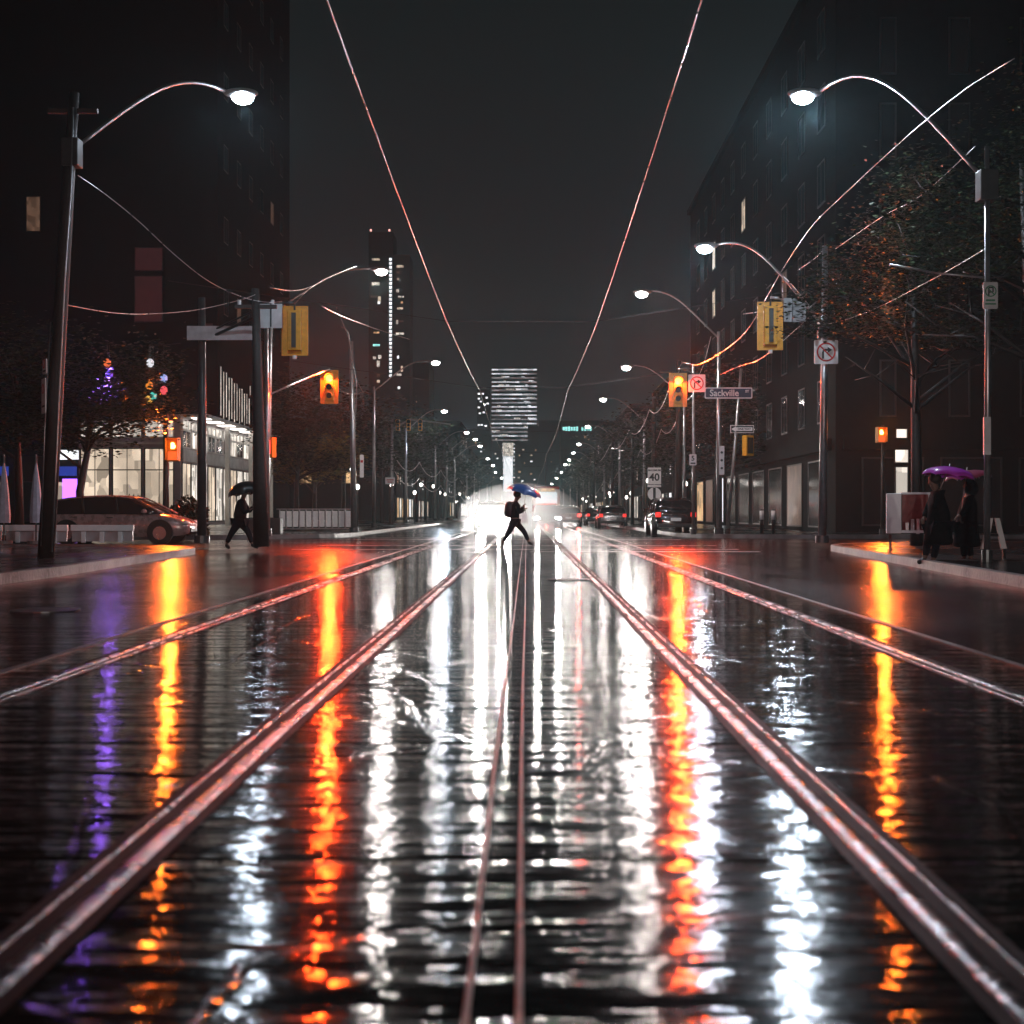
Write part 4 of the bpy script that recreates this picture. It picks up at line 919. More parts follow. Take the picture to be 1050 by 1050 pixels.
def car(label, loc, rz, paint, L=4.5, W=1.78, H=1.45, head=None, tail='tail', group='vehicles on the street', van=False, kind='car', hp=0, tp=0):
    g = thing('parked_car' if not head else 'car', label, kind, loc, rz, group)
    w = W/2; k = H/1.45
    st = [(-.5, .42, .64, .72), (-.485, .30, .88, .86), (-.44, .24, .95, .94), (-.3, .20, .97, 1), (-.1, .20, .95, 1), (.12, .20, .93, 1), (.28, .20, .90, .99), (.38, .22, .82, .96), (.46, .24, .70, .86), (.49, .30, .60, .74), (.5, .38, .52, .62)]
    rings = []
    for x, z0, z1, f in st:
        z0 *= k; z1 *= k; q = w*f
        rings.append([(x*L, -q*.9, z0), (x*L, -q, z0+(z1-z0)*.3), (x*L, -q*.99, z0+(z1-z0)*.72), (x*L, -q*.93, z1), (x*L, -q*.5, z1+.03), (x*L, 0, z1+.04), (x*L, q*.5, z1+.03), (x*L, q*.93, z1), (x*L, q*.99, z0+(z1-z0)*.72), (x*L, q, z0+(z1-z0)*.3), (x*L, q*.9, z0)])
    body = loft('body', rings, paint, g)
    rx = -.475 if van else -.46
    gs = [(rx, .93, .70), (rx+.03, 1.22, .72), (rx+.07, 1.36, .74), (-.25, 1.43, .77), (-.02, 1.45, .77), (.10, 1.41, .76), (.20, 1.20, .74), (.33, .90, .72)]
    gr_ = []
    for x, zr, f in gs:
        zr *= k; zb = .88*k; q = w*.92; wr = w*f+(q-w*f)*max(0, 1-(zr-zb)/(.55*k))
        gr_.append([(x*L, -q, zb), (x*L, -(q+wr)/2-.01, (zb+zr)/2), (x*L, -wr, zr-.04), (x*L, -wr*.7, zr), (x*L, 0, zr+.015), (x*L, wr*.7, zr), (x*L, wr, zr-.04), (x*L, (q+wr)/2+.01, (zb+zr)/2), (x*L, q, zb)])
    loft('window_glass', gr_, M['carglass'], g, sub=1)
    # roof skin, pillars
    rf = [[(x*L, y*wr_, z*k+.012) for y, z in ((-1.0, zr-.045), (-.7, zr+.0), (0, zr+.018), (.7, zr+.0), (1.0, zr-.045))] for x, zr, wr_ in ((rx+.045, 1.30, w*.75), (-.25, 1.435, w*.78), (-.02, 1.455, w*.78), (.10, 1.415, w*.77), (.135, 1.36, w*.76))]
    o = loft('roof', rf, paint, g, False, 1); sd = o.modifiers.new('t', 'SOLIDIFY'); sd.thickness = .02
    for sy in (-1, 1):
        for (xa, xb, za, zb_) in ((.335, .12, .90, 1.38), (.03, .0, .92, 1.42), (-.2, -.22, .92, 1.42), (rx-.0, rx+.05, .93, 1.32)):
            b = MB(); b.tube([(xa*L, sy*w*.925, za*k), ((xa+xb)/2*L, sy*(w*.86), (za+zb_)/2*k), (xb*L, sy*w*.775, zb_*k)], [.035, .03, .026], 6); b.build('pillar', paint if abs(xa) > .25 else M['black'], g, True)
        b = MB(); b.ball((.21*L, sy*(w+.07), .97*k), (.09, .1, .07), 10); b.build('mirror', paint, g, True)
        b = MB(); b.box((-.02*L, sy*(w+.004), .78*k), (.2, .02, .03), 0, .005); b.box((-.26*L, sy*(w+.004), .80*k), (.2, .02, .03), 0, .005); b.build('door_handle', M['chrome'], g)
        for x in (-.31, .31):
            b = MB(); b.disc((x*L, sy*(w-.085), .34*k), .385*k, .19, 'Y', 28); b.build('wheel_arch', M['black'], g)
            wh = MB(); wh.disc((x*L, sy*(w-.075), .315*k), .315*k, .20, 'Y', 28); wo_ = wh.build('wheel', M['tyre'], g)
            b = MB(); b.disc((x*L, sy*(w+.022), .315*k), .20*k, .02, 'Y', 20)
            for q in range(5):
                a = q*2*math.pi/5; b.box((x*L+math.cos(a)*.1*k, sy*(w+.034), .315*k+math.sin(a)*.1*k), (.05, .015, .05))
            b.build('rim', M['rim'], wo_)
        b = MB(); b.ball((.462*L, sy*w*.68, .62*k), (.16, .20, .09), 12); hl = b.build('headlight', head or M['headglass'], g, True)
        if hp: lamp_light('lamp_light', hl, (.462*L+.3, sy*w*.68, .62*k), (1, .96, .90), hp, .09, 'SPOT', (R(90), 0, R(-90)), R(110), .8)
        b = MB(); b.box((-.492*L, sy*w*.80, .80*k), (.10, .22, .20), 0, .03); b.build('tail_light', M[tail], g, True)
        if tp: lamp_light('lamp_light', g, (-.492*L-.15, sy*w*.75, .80*k), (1, .09, .06), tp, .08, 'SPOT', (R(90), 0, R(90)), R(100), .9)
    b = MB(); b.box((.497*L, 0, .40*k), (.06, W*.62, .12), 0, .02); b.build('grille', M['black'], g)
    b = MB(); b.box((-.503*L, 0, .62*k), (.02, .42, .13), 0, .005); b.build('number_plate', M['white'], g)
    b = MB(); b.box((-.495*L, 0, .40*k), (.08, W*.84, .16), 0, .03); b.build('bumper', M['black'], g)
    return g
pm = mat('maroon_car_paint', (.42, .27, .25), .28, metal=.25, coat=1.0, noise=.1)
pk = mat('black_car_paint', (.018, .018, .02), .22, metal=.2, coat=1.0, noise=.1)
ps = mat('silver_car_paint', (.35, .35, .36), .25, metal=.6, coat=1.0, noise=.1)
M['headlit'] = glow('lit_headlight', (1, .97, .92), 120)
M['tailbright'] = glow('lit_tail_lamp', (1, .05, .04), 7)
dd = 42.2
car('dark reddish hatchback facing right on the side street at the left', ((125-VPX)/F*dd, dd, 0), 0, pm, 4.65, 1.8, 1.5, van=True)
car('black car parked at the right kerb, seen from behind', ((691-VPX)/F*55, 56.5, 0), R(90), pk, 4.5, 1.8, 1.6, van=True)
car('oncoming car with dazzling headlights behind the walking pedestrian', ((506-VPX)/F*60, 62, 0), R(-90), ps, 4.5, 1.8, 1.5, head=M['headlit'], hp=1050)
car('second oncoming car with headlights, just right of the walking pedestrian', ((562-VPX)/F*78, 82, 0), R(-90), pk, 4.6, 1.8, 1.45, head=M['headlit'], hp=600)
car('third oncoming car with headlights, close to the left kerb far away', ((503-VPX)/F*110, 115, 0), R(-90), pk, 4.6, 1.8, 1.45, head=M['headlit'], hp=1050)
car('distant car with lit red tail lights in the right lane', ((584-VPX)/F*88, 92, 0), R(90), pm, 4.5, 1.8, 1.45, tail='tailbright', tp=60)
car('silver car parked at the right kerb beyond the black car', (5.3, 84, 0), R(90), ps, 4.5, 1.8, 1.45)
car('dark car parked at the right kerb, farthest of the three', (5.3, 101, 0), R(90), pk, 4.5, 1.8, 1.45)

car('added unseen maroon car behind the viewer, its brake lights tinting the street', (-4.3, -5.5, 0), R(-90), pm, 4.6, 1.8, 1.5, tail='tailbright', tp=800)  # unseen car, added so its brake lights redden kerbs and rails
car('added unseen dark car behind the viewer, its headlights lighting the signs', (4.6, -11, 0), R(90), pk, 4.6, 1.8, 1.45, head=M['headlit'], hp=2200)  # unseen car, added so its headlights reach the sign faces
# red tram on the right track
g = thing('tram', 'red and white tram far down the right track with a lit rear window', 'tram', (1.75, 118, 0), 0)
pr = mat('red_tram_paint', (.5, .03, .03), .3, coat=1.0, noise=.1); pw = mat('cream_tram_paint', (.7, .66, .6), .35, coat=.6, noise=.08)
b = MB(); b.box((0, 7, 1.0), (2.5, 14, 1.3), 0, .12); b.build('lower_body', pr, g)
b = MB(); b.box((0, 7, 2.35), (2.46, 13.9, 1.38), 0, .10); b.build('upper_body', pw, g)
b = MB(); b.box((0, 7, 3.17), (2.3, 13.6, .3), 0, .1); b.build('roof', pr, g)
b = MB(); b.box((0, .02, 2.3), (1.9, .06, .95), 0, .02); b.build('rear_window', glow('tram_window', (.85, .95, 1), 1.3, .3, 2), g)
for k in range(6):
    for sx in (-1, 1):
        b = MB(); b.box((sx*1.235, 1.6+2.1*k, 2.3), (.03, 1.6, .9), 0, .01); b.build('window', M['litwarm'], g)
for sx in (-1, 1):
    b = MB(); b.box((sx*.95, -.02, 1.2), (.26, .06, .18), 0, .02); b.build('tail_light', M['tailbright'], g)
    for y in (2.5, 4.2, 9.8, 11.5):
        b = MB(); b.disc((sx*.78, y, .33), .33, .12, 'X', 20); b.build('wheel', M['darksteel'], g)
b = MB(); b.box((0, -.03, 3.0), (1.5, .05, .26), 0, .01); b.build('destination_board', M['litamber'], g)
b = MB(); b.tube([(0, 5, 3.3), (0, 3.4, 5.68)], .03, 6); b.build('trolley_pole', M['darksteel'], g)
lamp_light('lamp_light', g, (0, -.5, 1.2), (1, .07, .04), 120, .1)

# ------------------------------------------------------------------ people
SK = mat('skin', (.16, .10, .075), .6, noise=.08)
def skin_mesh(name, verts, edges, radii, m, parent, root=0, sub=2):
    me = bpy.data.meshes.new(name+'_s'); me.from_pydata(verts, edges, []); o = bpy.data.objects.new(name+'_s', me); COL.objects.link(o)
    md = o.modifiers.new('k', 'SKIN'); md.use_smooth_shade = True
    sv = me.skin_vertices[0].data
    for i, r_ in enumerate(radii):
        sv[i].radius = (r_, r_) if not hasattr(r_, '__len__') else r_
        sv[i].use_root = (i == root)
    sb = o.modifiers.new('s', 'SUBSURF'); sb.levels = sub; sb.render_levels = sub
    dg = bpy.context.evaluated_depsgraph_get(); m2 = bpy.data.meshes.new_from_object(o.evaluated_get(dg)); m2.name = name
    bpy.data.objects.remove(o); m2.materials.clear(); m2.materials.append(m)
    for p in m2.polygons: p.use_smooth = True
    o = bpy.data.objects.new(name, m2); COL.objects.link(o); o.parent = parent; return o
def person(label, loc, J, rz=0, coat=(.015, .016, .018), pants=(.012, .013, .018), long_coat=False, hair=(.02, .015, .01), hood=False, fat=1.0, shoe=(.012, .012, .012)):
    """J: joints in metres, +x is the way the person faces; keys head neck chest pelvis, and L*/R* sh el ha hip kn an"""
    g = thing('person', label, 'person', loc, rz, 'pedestrians')
    V = {k: Vector(v) for k, v in J.items()}
    hd = (V['head']-V['neck']).normalized(); fx = Vector((1, 0, 0)); fx = (fx-hd*fx.dot(hd)).normalized()
    vs, es, rs, ix = [], [], [], {}
    def av(k, p, r_): ix[k] = len(vs); vs.append(tuple(p)); rs.append(r_); return ix[k]
    av('pelvis', V['pelvis'], (.15*fat, .11*fat)); av('chest', V['chest'], (.17*fat, .12*fat)); av('neck', V['neck'], .055)
    av('jaw', V['head']-hd*.07+fx*.015, .068); av('skull', V['head']+hd*.02, .098); av('top', V['head']+hd*.10, .06)
    av('nose', V['head']+fx*.115-hd*.015, .014)
    es += [(0, 1), (1, 2), (2, 3), (3, 4), (4, 5), (4, 6)]
    for s in 'LR':
        sg = 1 if s == 'L' else -1
        a = av(s+'sh', V[s+'sh'], .062); b_ = av(s+'el', V[s+'el'], .042); c = av(s+'wr', V[s+'el'].lerp(V[s+'ha'], .85), .026); p = av(s+'palm', V[s+'ha'], (.035, .02))
        es += [(1, a), (a, b_), (b_, c), (c, p)]
        fwd = (V[s+'ha']-V[s+'el']).normalized(); side = fwd.cross(Vector((0, 0, 1)))
        if side.length < .1: side = Vector((0, 1, 0))
        side.normalize(); dn = side.cross(fwd).normalized()
        for q, L_ in enumerate((.062, .075, .07, .055)):                         # four fingers, half curled
            base_ = V[s+'ha']+fwd*.045+side*(.021-.014*q)
            f1 = av(f'{s}f{q}a', base_, .009); f2 = av(f'{s}f{q}b', base_+fwd*L_*.5-dn*.012, .0085); f3 = av(f'{s}f{q}c', base_+fwd*L_*.72-dn*.038, .0075)
            es += [(p, f1), (f1, f2), (f2, f3)]
        t1 = av(f'{s}t1', V[s+'ha']+side*.034+fwd*.01, .010); t2 = av(f'{s}t2', V[s+'ha']+side*.05+fwd*.045-dn*.015, .0085); es += [(p, t1), (t1, t2)]
        h = av(s+'hip', V[s+'hip'], .092*fat); k = av(s+'kn', V[s+'kn'], .058); an = av(s+'an', V[s+'an'], .040)
        fd = V[s+'an']-V[s+'kn']; fwdf = Vector((.95, 0, -.15 if fd.x < .02 else .1))
        toe = V.get(s+'to', V[s+'an']+Vector((.17, 0, -.05)))
        tt = av(s+'toe', toe, .030); es += [(0, h), (h, k), (k, an), (an, tt)]
    skin_mesh('body', vs, es, rs, SK, g)
    # coat over torso and arms
    cm = mat('coat_%.3f_%.3f' % (coat[0], coat[2]), coat, .9, spec=.1, noise=.3, nscale=12, bump=.4, bscale=14)
    cv = [V['pelvis']+Vector((0, 0, -.06)), V['pelvis'].lerp(V['chest'], .5), V['chest'], V['neck']-hd*.02]
    cr_ = [(.20*fat, .15*fat), (.19*fat, .145*fat), (.20*fat, .15*fat), .085]; ce = [(0, 1), (1, 2), (2, 3)]
    if long_coat: cv.append(V['pelvis']+Vector((0, 0, -.38))); cr_.append((.24*fat, .19*fat)); ce.append((0, 4))
    for s in 'LR':
        n_ = len(cv); cv += [V[s+'sh'], V[s+'el'], V[s+'el'].lerp(V[s+'ha'], .84)]; cr_ += [.085, .064, .048]; ce += [(2, n_), (n_, n_+1), (n_+1, n_+2)]
    skin_mesh('coat', [tuple(v) for v in cv], ce, cr_, cm, g)
    pmt = mat('trousers_%.3f_%.3f' % (pants[0], pants[2]), pants, .9, spec=.1, noise=.3, nscale=12, bump=.3, bscale=14)
    pv = [V['pelvis']]; pr_ = [(.155*fat, .12*fat)]; pe = []
    for s in 'LR':
        n_ = len(pv); pv += [V[s+'hip'], V[s+'kn'], V[s+'kn'].lerp(V[s+'an'], .9)]; pr_ += [.105*fat, .074, .058]; pe += [(0, n_), (n_, n_+1), (n_+1, n_+2)]
    skin_mesh('trousers', [tuple(v) for v in pv], pe, pr_, pmt, g)
    sm_ = mat('dark_shoes', shoe, .35, noise=.2)
    for s in 'LR':
        toe = V.get(s+'to', V[s+'an']+Vector((.17, 0, -.05))); d_ = (toe-V[s+'an'])
        skin_mesh('shoe', [tuple(V[s+'an']-d_*.25+Vector((0, 0, -.02))), tuple(V[s+'an']+d_*.4+Vector((0, 0, -.01))), tuple(toe+d_*.12)], [(0, 1), (1, 2)], [.05, .052, .036], sm_, g)
    hm = mat('dark_hair', hair, .5, noise=.3, nscale=30, bump=.5, bscale=60)
    b = MB(); b.ball(tuple(V['head']+hd*.045-fx*.022), (.112, .105, .105), 14)
    if hood: b.ball(tuple(V['head']-hd*.03-fx*.035), (.13, .125, .14), 14)
    b.build('hood' if hood else 'hair', cm if hood else hm, g, True)
    return g, V
def umbrella(label, loc, hold, tip, r_, color, loc_rz=0, coatm=None, tiltv=None, depth=.28, n=8):
    """hold: hand point, tip: top of the canopy, both world vectors"""
    hold, tip = Vector(hold), Vector(tip); ax = (tip-hold).normalized()
    g = thing('umbrella', label, 'umbrella', tuple(hold), 0, 'umbrellas')
    T = tip-hold; q = Vector((0, 0, 1)).rotation_difference(Vector(tiltv).normalized() if tiltv else ax)
    cm = mat(label[:24], color, .35, spec=.6, noise=.12, coat=.4)
    bm = bmesh.new(); topv = bm.verts.new(T); prev = None; rings = []
    for i in range(1, 7):
        t = i/6; ring_ = []
        for k in range(n*4):
            a = 2*math.pi*k/(n*4); sc = 1-.07*t*abs(math.sin(a*n/2))**.8 if True else 1
            rr_ = r_*math.sin(t*math.pi/2*.98)*(1-.13*t*abs(math.sin(a*n/2))); z = -depth*(1-math.cos(t*math.pi/2*.98))-.0*t
            ring_.append(bm.verts.new(T+q @ Vector((rr_*math.cos(a), rr_*math.sin(a), z+(.035*t*t*abs(math.sin(a*n/2)))))))
        rings.append(ring_)
    m_ = n*4
    for k in range(m_): bm.faces.new((topv, rings[0][k], rings[0][(k+1) % m_]))
    for a, c in zip(rings, rings[1:]):
        for k in range(m_): bm.faces.new((a[k], c[k], c[(k+1) % m_], a[(k+1) % m_]))
    me = bpy.data.meshes.new('canopy'); bm.to_mesh(me); bm.free(); me.materials.append(cm)
    for p in me.polygons: p.use_smooth = True
    o = bpy.data.objects.new('canopy', me); COL.objects.link(o); o.parent = g
    for k in range(n):
        a = 2*math.pi*k/n; pts = [T+q @ Vector((r_*math.sin(t*math.pi/2*.98)*math.cos(a)*.99, r_*math.sin(t*math.pi/2*.98)*math.sin(a)*.99, -depth*(1-math.cos(t*math.pi/2*.98))-.012)) for t in (0.02, .3, .6, .85, 1)]
        b = MB(); b.tube(pts, .006, 5); b.build('rib', M['steel'], g, True)
    b = MB(); b.tube([(0, 0, -.03), T*.5, T+(q @ Vector((0, 0, .05)))], .009, 6); b.build('shaft', M['steel'], g, True)
    b = MB(); b.tube([(0, 0, .05), (0, 0, -.05), (.02, 0, -.1), (.05, 0, -.1)], .015, 8); b.build('handle', M['black'], g, True)
    return g
# 1: the walking pedestrian in the middle of the crossing, facing right
D1 = 38.0; q = D1/F; O1 = Vector(((530-VPX)*q, D1, 0))
def J1(px_, py_, y=0): return ((px_-530)*q, y, max(0, CAM_H+(HOR-py_)*q))
J = dict(head=J1(530.5, 508.5), neck=J1(529, 513), chest=J1(527.5, 519), pelvis=J1(528, 533),
         Lsh=J1(529, 517, .17), Lel=J1(533.5, 524, .22), Lha=J1(537, 518.5, .12), Rsh=J1(529, 517, -.17), Rel=J1(533, 526, -.22), Rha=J1(538, 522, -.12),
         Lhip=J1(528.5, 535, .09), Lkn=J1(537.5, 545, .1), Lan=J1(542.2, 555.5, .1), Lto=((546.5-530)*q, .1, .045), Rhip=J1(527.5, 535, -.09), Rkn=J1(521.5, 546, -.1), Ran=J1(515.5, 556, -.1), Rto=((515.8-530)*q, -.1, .035))
person('person in dark clothes walking right across the road with backpack', O1, J, pants=(.02, .022, .03))
g = thing('backpack', 'dark rounded backpack on the walking pedestrian in the road', 'backpack', tuple(O1+Vector(J1(522.5, 522.5))))
b = MB(); b.ball((0, 0, 0), (.15, .16, .24), 16); b.ball((-.05, 0, -.07), (.11, .13, .14), 14); b.build('pack', mat('pack_cloth', (.02, .02, .024), .5, noise=.3), g, True)
for sy in (-.12, .12):
    b = MB(); b.tube([(.06, sy, .2), (.2, sy, .24), (.3, sy, .12), (.24, sy, -.1), (.08, sy, -.17)], .018, 6); b.build('strap', M['black'], g, True)
g = thing('shopping_bag', 'pale grey bag hanging from the hand of the pedestrian in the road', 'bag', tuple(O1+Vector(J1(538, 523, -.13))))
b = MB(); b.plate([(-.07, -.1), (-.1, -.36), (.10, -.38), (.06, -.1)], -.05, .05); b.build('bag', M['grey'], g); b = MB(); b.tube([(-.05, 0, -.1), (0, 0, .0), (.04, 0, -.1)], .008, 5); b.build('handle', M['black'], g, True)
umbrella('open blue umbrella held by the pedestrian in the road', None, O1+Vector(J1(537.5, 520, 0)), O1+Vector(J1(540, 497.5)), .50, (.03, .10, .32), tiltv=(.30, -.1, 1), depth=.26)
# 2: the left pedestrian behind the leaning pole, facing right, under a dark umbrella
D2 = 32.4; q = D2/F; O2 = Vector(((247-VPX)*q, D2, 0)); zoff = .14
def J2(px_, py_, y=0): return ((px_-247)*q, y, CAM_H+(HOR-py_)*q)
J = dict(head=J2(250, 506), neck=J2(249, 512), chest=J2(246.5, 519), pelvis=J2(246, 534),
         Lsh=J2(248, 516, .17), Lel=J2(254, 526, .2), Lha=J2(259, 519, .1), Rsh=J2(248, 516, -.17), Rel=J2(252, 527, -.2), Rha=J2(258, 523, -.1),
         Lhip=J2(246.5, 536, .09), Lkn=J2(254, 547, .1), Lan=J2(258, 559, .1), Lto=J2(264, 562.5, .1), Rhip=J2(245.5, 536, -.09), Rkn=J2(238, 548, -.1), Ran=J2(233, 559, -.1), Rto=J2(236.5, 563, -.1))
person('person in dark coat walking right on the left pavement under a black umbrella', O2+Vector((0, 0, .02)), J, fat=1.15)
umbrella('open black umbrella over the pedestrian on the left', None, O2+Vector(J2(260, 520, 0)), O2+Vector(J2(251, 493.5)), .46, (.012, .014, .016), tiltv=(-.15, 0, 1), depth=.34)
# 3: right pedestrian near the kerb, walking left under a purple umbrella
D3 = 22.8; q = D3/F; O3 = Vector(((957-VPX)*q, D3, 0))
def J3(px_, py_, y=0): return ((px_-957)*q, y, CAM_H+(HOR-py_)*q)
def flip(J): return {k: (-v[0], -v[1], v[2]) for k, v in J.items()}
J = dict(head=J3(958, 494), neck=J3(960, 503), chest=J3(963, 513), pelvis=J3(962, 537),
         Rsh=J3(962, 507, -.17), Rel=J3(956, 522, -.22), Rha=J3(960, 506, -.14), Lsh=J3(962, 507, .17), Lel=J3(954, 524, .2), Lha=J3(949, 532, .1),
         Lhip=J3(960, 540, .09), Lkn=J3(953, 556, .1), Lan=J3(950, 573, .1), Lto=J3(943, 577, .1), Rhip=J3(963, 540, -.09), Rkn=J3(958, 558, -.1), Ran=J3(955, 575, -.1), Rto=J3(948, 579, -.1))
person('person in long black coat on the right kerb under the purple umbrella', O3, flip(J), rz=math.pi, long_coat=True, fat=1.3, coat=(.008, .009, .010))
umbrella('open purple umbrella over the pedestrian at the right kerb', None, O3+Vector(J3(961, 505, -.05)), O3+Vector(J3(974, 478.5)), .46, (.50, .05, .60), tiltv=(.12, 0, 1), depth=.19)
D4 = 23.6; q = D4/F; O4 = Vector(((992-VPX)*q, D4, 0))
def J4(px_, py_, y=0): return ((px_-992)*q, y, CAM_H+(HOR-py_)*q)
J = dict(head=J4(994, 499), neck=J4(993, 508), chest=J4(992, 517), pelvis=J4(991, 540),
         Rsh=J4(992, 512, -.18), Rel=J4(984, 526, -.22), Rha=J4(979, 529, -.2), Lsh=J4(993, 512, .18), Lel=J4(1000, 526, .22), Lha=J4(994, 536, .2),
         Lhip=J4(993, 542, .09), Lkn=J4(995, 558, .1), Lan=J4(998, 573, .1), Lto=J4(991, 577, .1), Rhip=J4(989, 542, -.09), Rkn=J4(986, 558, -.1), Ran=J4(987, 573, -.1), Rto=J4(980, 577, -.1))
person('second person in dark clothes standing behind the purple umbrella on the right', O4, flip(J), rz=math.pi, long_coat=True, fat=1.25, coat=(.010, .010, .012), pants=(.01, .01, .012), hood=True)
umbrella('dark reddish umbrella just right of the purple umbrella', None, O4+Vector(J4(981, 530, -.2)), O4+Vector(J4(992, 482)), .42, (.35, .06, .12), tiltv=(-.1, 0, 1), depth=.16)

# ------------------------------------------------------------------ street furniture
# jersey-like pale barrier blocks and folded patio umbrellas, far left
for i, x in enumerate((-15.2, -13.4, -11.6)):
    g = thing('barrier', ['pale low barrier with dark legs at the left edge', 'pale low barrier, middle of three in front of the parked car', 'pale low barrier nearest the wheel of the parked car'][i], 'barrier', (x, 36.4, .14), 0, 'pale barriers before the parked car')
    b = MB(); b.box((0, 0, .40), (1.72, .1, .17), 0, .015); b.build('rail', M['white'], g)
    b = MB(); b.box((0, .02, .17), (1.66, .05, .28)); b.build('panel', M['grey'], g)
    for sx in (-.5, .0, .5):
        b = MB(); b.box((sx, -.05, .15), (.12, .06, .3), 0, .01); b.build('leg', M['white'], g)
for i, px_ in enumerate((37, 4)):
    o = P(px_, 540, 35.0)
    g = thing('folded_parasol', ['folded pale parasol right behind the leaning pole at the left edge', 'folded pale parasol at the extreme left edge'][i], 'parasol', (o.x, 35.0, .14), 0, 'folded parasols')
    b = MB(); b.tube([(0, 0, 0), (0, 0, 2.35)], .025, 8); b.build('pole', M['steel'], g, True)
    b = MB(); b.tube([(0, 0, .55), (0, 0, .75), (0, 0, 1.4), (0, 0, 1.75), (0, 0, 2.15)], [.16, .17, .12, .08, .02], 9); b.build('canopy', mat('parasol_cloth', (.45, .46, .55), .6, noise=.2), g)
    b = MB(); b.disc((0, 0, .04), .22, .08, 'Z', 16); b.build('base', M['concrete'], g)
# railing with pale banner right of the leaning pole
x0 = P(290, 540, 60).x; x1 = P(366, 540, 60).x
g = thing('railing', 'low railing with a pale striped banner beyond the leaning pole', 'railing', ((x0+x1)/2, 58.5, .14), 0)
b = MB(); Lr = x1-x0
b.box((0, 0, .98), (Lr, .05, .05)); b.box((0, 0, .12), (Lr, .05, .05)); b.build('rail', M['steel'], g)
for k in range(12):
    b = MB(); b.box((-Lr/2+.14+k*Lr/11.6, .0, .55), (.05, .04, .8)); b.build('post', M['steel'], g)
for k in range(11):
    b = MB(); b.box((-Lr/2+.28+k*Lr/11.6, -.045, .55), (.20, .02, .70)); b.build('panel', M['white'], g)
g = thing('planter', 'dark box planter left of the pale railing', 'planter', (P(272, 540, 52).x, 52, .14), 0)
b = MB(); b.box((0, 0, .3), (1.3, .6, .6), 0, .03); b.build('box', M['darksteel'], g); b = MB(); b.box((0, 0, .615), (1.2, .5, .03)); b.build('soil', M['earth'], g)
# newspaper / vending cabinet on the right
o = P(932, 545, 28)
g = thing('vending_cabinet', 'pink-lit white cabinet with a glazed side on the right pavement', 'cabinet', (o.x, 28, .14), R(-14))
b = MB(); b.box((-.31, 0, .80), (.30, .55, .84), 0, .01); b.build('panel', M['white'], g)
b = MB(); b.box((.13, 0, 1.22), (.58, .55, .04)); b.box((.13, 0, .42), (.58, .55, .05)); b.box((.40, -.25, .82), (.04, .05, .76)); b.box((.40, .25, .82), (.04, .05, .76)); b.build('frame', M['white'], g)
b = MB(); b.box((.13, .2, .82), (.54, .02, .76)); b.build('back', mat('cabinet_back', (.4, .12, .12), .5), g)
for k in range(4):
    b = MB(); b.box((-.04+.11*k, -.05, .53+.03*(k % 2)), (.07, .12, .16+.08*(k % 3)), 0, .005); b.build('parcel', M['white' if k % 2 else 'grey'], g)
for sx in (-.38, .36):
    for sy in (-.2, .2):
        b = MB(); b.box((sx, sy, .19), (.05, .05, .38)); b.build('leg', M['black'], g)
# a-frame board at the right edge
o = P(1019, 560, 23.5)
g = thing('a_frame_board', 'pale inverted-V trestle at the right edge beside the parking sign pole', 'trestle', (o.x, 23.5, .14), R(8))
for s in (-1, 1):
    b = MB(); b.plate([(s*.02, .72), (s*.10, .72), (s*.24, .18), (s*.13, .18)], -.02, .02); b.build('striped_panel', M['white'], g)
    b = MB(); b.box((s*.19, 0, .09), (.05, .06, .18)); b.build('leg', M['black'], g)
b = MB(); b.box((0, .0, .42), (.2, .02, .05)); b.build('crossbar', M['black'], g)
# bollards on the right corner
for i, (px_, m_) in enumerate(((670, 0), (781, 0), (793, 1))):
    dd = 52 if i else 60; o = P(px_, 540, dd)
    g = thing('bollard', ['thin pale bollard left of the black parked car', 'pinkish reflective bollard on the far right corner', 'bluish reflective bollard on the far right corner'][i], 'bollard', (o.x, dd, .14), 0, 'bollards')
    b = MB(); b.tube([(0, 0, 0), (0, 0, .95)], .07, 12); b.build('post', M['black'], g, True); b = MB(); b.tube([(0, 0, .55), (0, 0, .9)], .085, 12); b.build('sleeve', M['white'], g, True)
# little coloured lanterns hanging in the dark on the left, and a wire holding them
lan = [(110, 372, (1, .18, .05)), (112, 384, (.20, .10, 1.0)), (154, 372, (.9, .9, .95)), (153, 395, (1, .3, .03)), (157, 406, (.05, .6, .5)), (153, 409, (1, .55, .1)), (168, 388, (.35, .45, .9)), (168, 400, (1, .1, .12))]
nm = ['red-orange', 'violet-blue', 'white', 'bright orange', 'green', 'amber', 'pale blue', 'red']
wire('cable', 'dark cable that the coloured glass lanterns hang from', sag(P(95, 350, 43.6), P(185, 352, 43.6), .1), .008, 'wiredark')
for i, (a, c, col) in enumerate(lan):
    o = P(a, c, 43.6)
    g = thing('lantern', f'small {nm[i]} glass lantern glowing in the dark upper left', 'lantern', tuple(o), 0, 'coloured lanterns')
    b = MB(); b.tube([(0, 0, -.14), (0, 0, -.06), (0, 0, .06), (0, 0, .13)], [.05, .12, .12, .04], 6); b.build('glass', glow('lantern_'+nm[i], col, .9), g)
    b = MB(); b.tube([(0, 0, .13), (0, 0, P(a, 353.5, 43.6).z-o.z)], .006, 5); b.build('hanger', M['wiredark'], g)
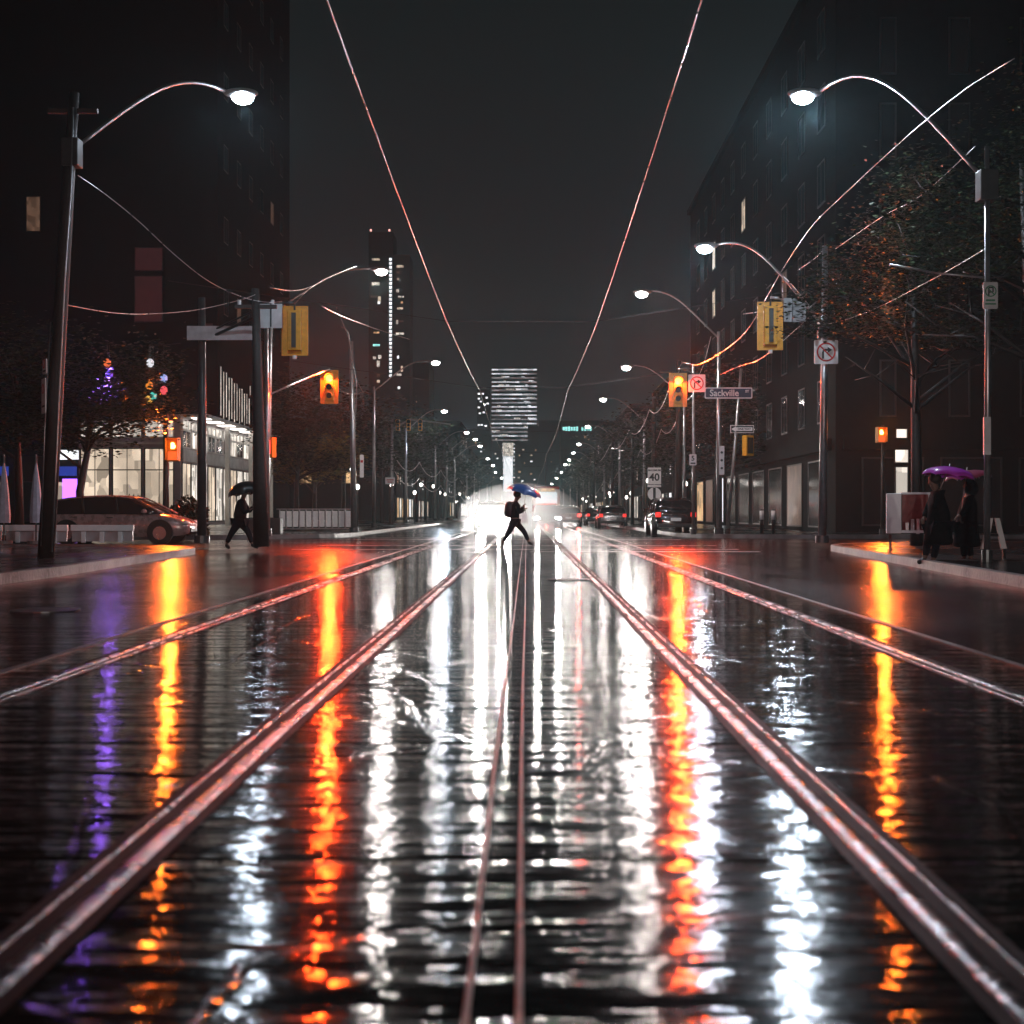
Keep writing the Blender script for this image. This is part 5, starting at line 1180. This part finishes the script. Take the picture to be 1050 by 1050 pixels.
for q in [o_ for o_ in list(COL.objects) if o_.name.startswith('lantern') and 'violet' in str(o_.get('label'))]:
    lamp_light('lamp_light', q, (0, -.2, 0), (.36, .16, 1.0), 210, .12, 'SPOT', (R(-62), 0, 0), R(95), .4)
# small far lights along the street: lit shop lamps at pavement level
rg = random.Random(8)
for i in range(28):
    sd = -1 if i % 2 else 1; y = 66+i*6.6; x = sd*(9.3+rg.uniform(0, 1.6)); z = rg.uniform(2.2, 3.6)
    g = thing('wall_lantern', f'small lit lantern on a post, {ORD[i//2]} along the {"right" if sd > 0 else "left"} pavement beyond the crossing', 'lantern', (x, y, .14), 0, 'post lanterns along the pavements')
    b = MB(); b.tube([(0, 0, 0), (0, 0, z-.14)], .04, 8); b.build('post', M['darksteel'], g, True)
    b = MB(); b.ball((0, 0, z), (.13, .13, .17), 10); b.build('globe', M['litdot'], g, True)

# ------------------------------------------------------------------ haze
M_h = bpy.data.materials.new('night_haze'); M_h.use_nodes = True; n = M_h.node_tree; n.nodes.clear()
ou = n.nodes.new('ShaderNodeOutputMaterial'); pv = n.nodes.new('ShaderNodeVolumePrincipled')
pv.inputs['Color'].default_value = (.55, .88, .95, 1); pv.inputs['Density'].default_value = HAZE; pv.inputs['Anisotropy'].default_value = .55
n.links.new(pv.outputs[0], ou.inputs['Volume'])
if HAZE > 0:
    b = MB(); b.box((0, 540, 74), (800, 1220, 150.2)); o = b.build('haze', M_h); o['kind'] = 'stuff'; o['label'] = 'thin night haze over the street'

# road spray lit by the oncoming headlights, also standing in for lens bloom
M_s = bpy.data.materials.new('spray_bloom'); M_s.use_nodes = True; n = M_s.node_tree; n.nodes.clear()
ou = n.nodes.new('ShaderNodeOutputMaterial'); pv = n.nodes.new('ShaderNodeVolumePrincipled')
pv.inputs['Color'].default_value = (.95, .95, .96, 1); pv.inputs['Density'].default_value = .03; pv.inputs['Anisotropy'].default_value = .6
n.links.new(pv.outputs[0], ou.inputs['Volume'])
b = MB(); b.ball((-.35, 64, .9), (2.9, 15, 1.5), 28); o = b.build('spray_bloom', M_s, None, True); o['kind'] = 'stuff'; o['label'] = 'white mist added for road spray and headlight bloom'
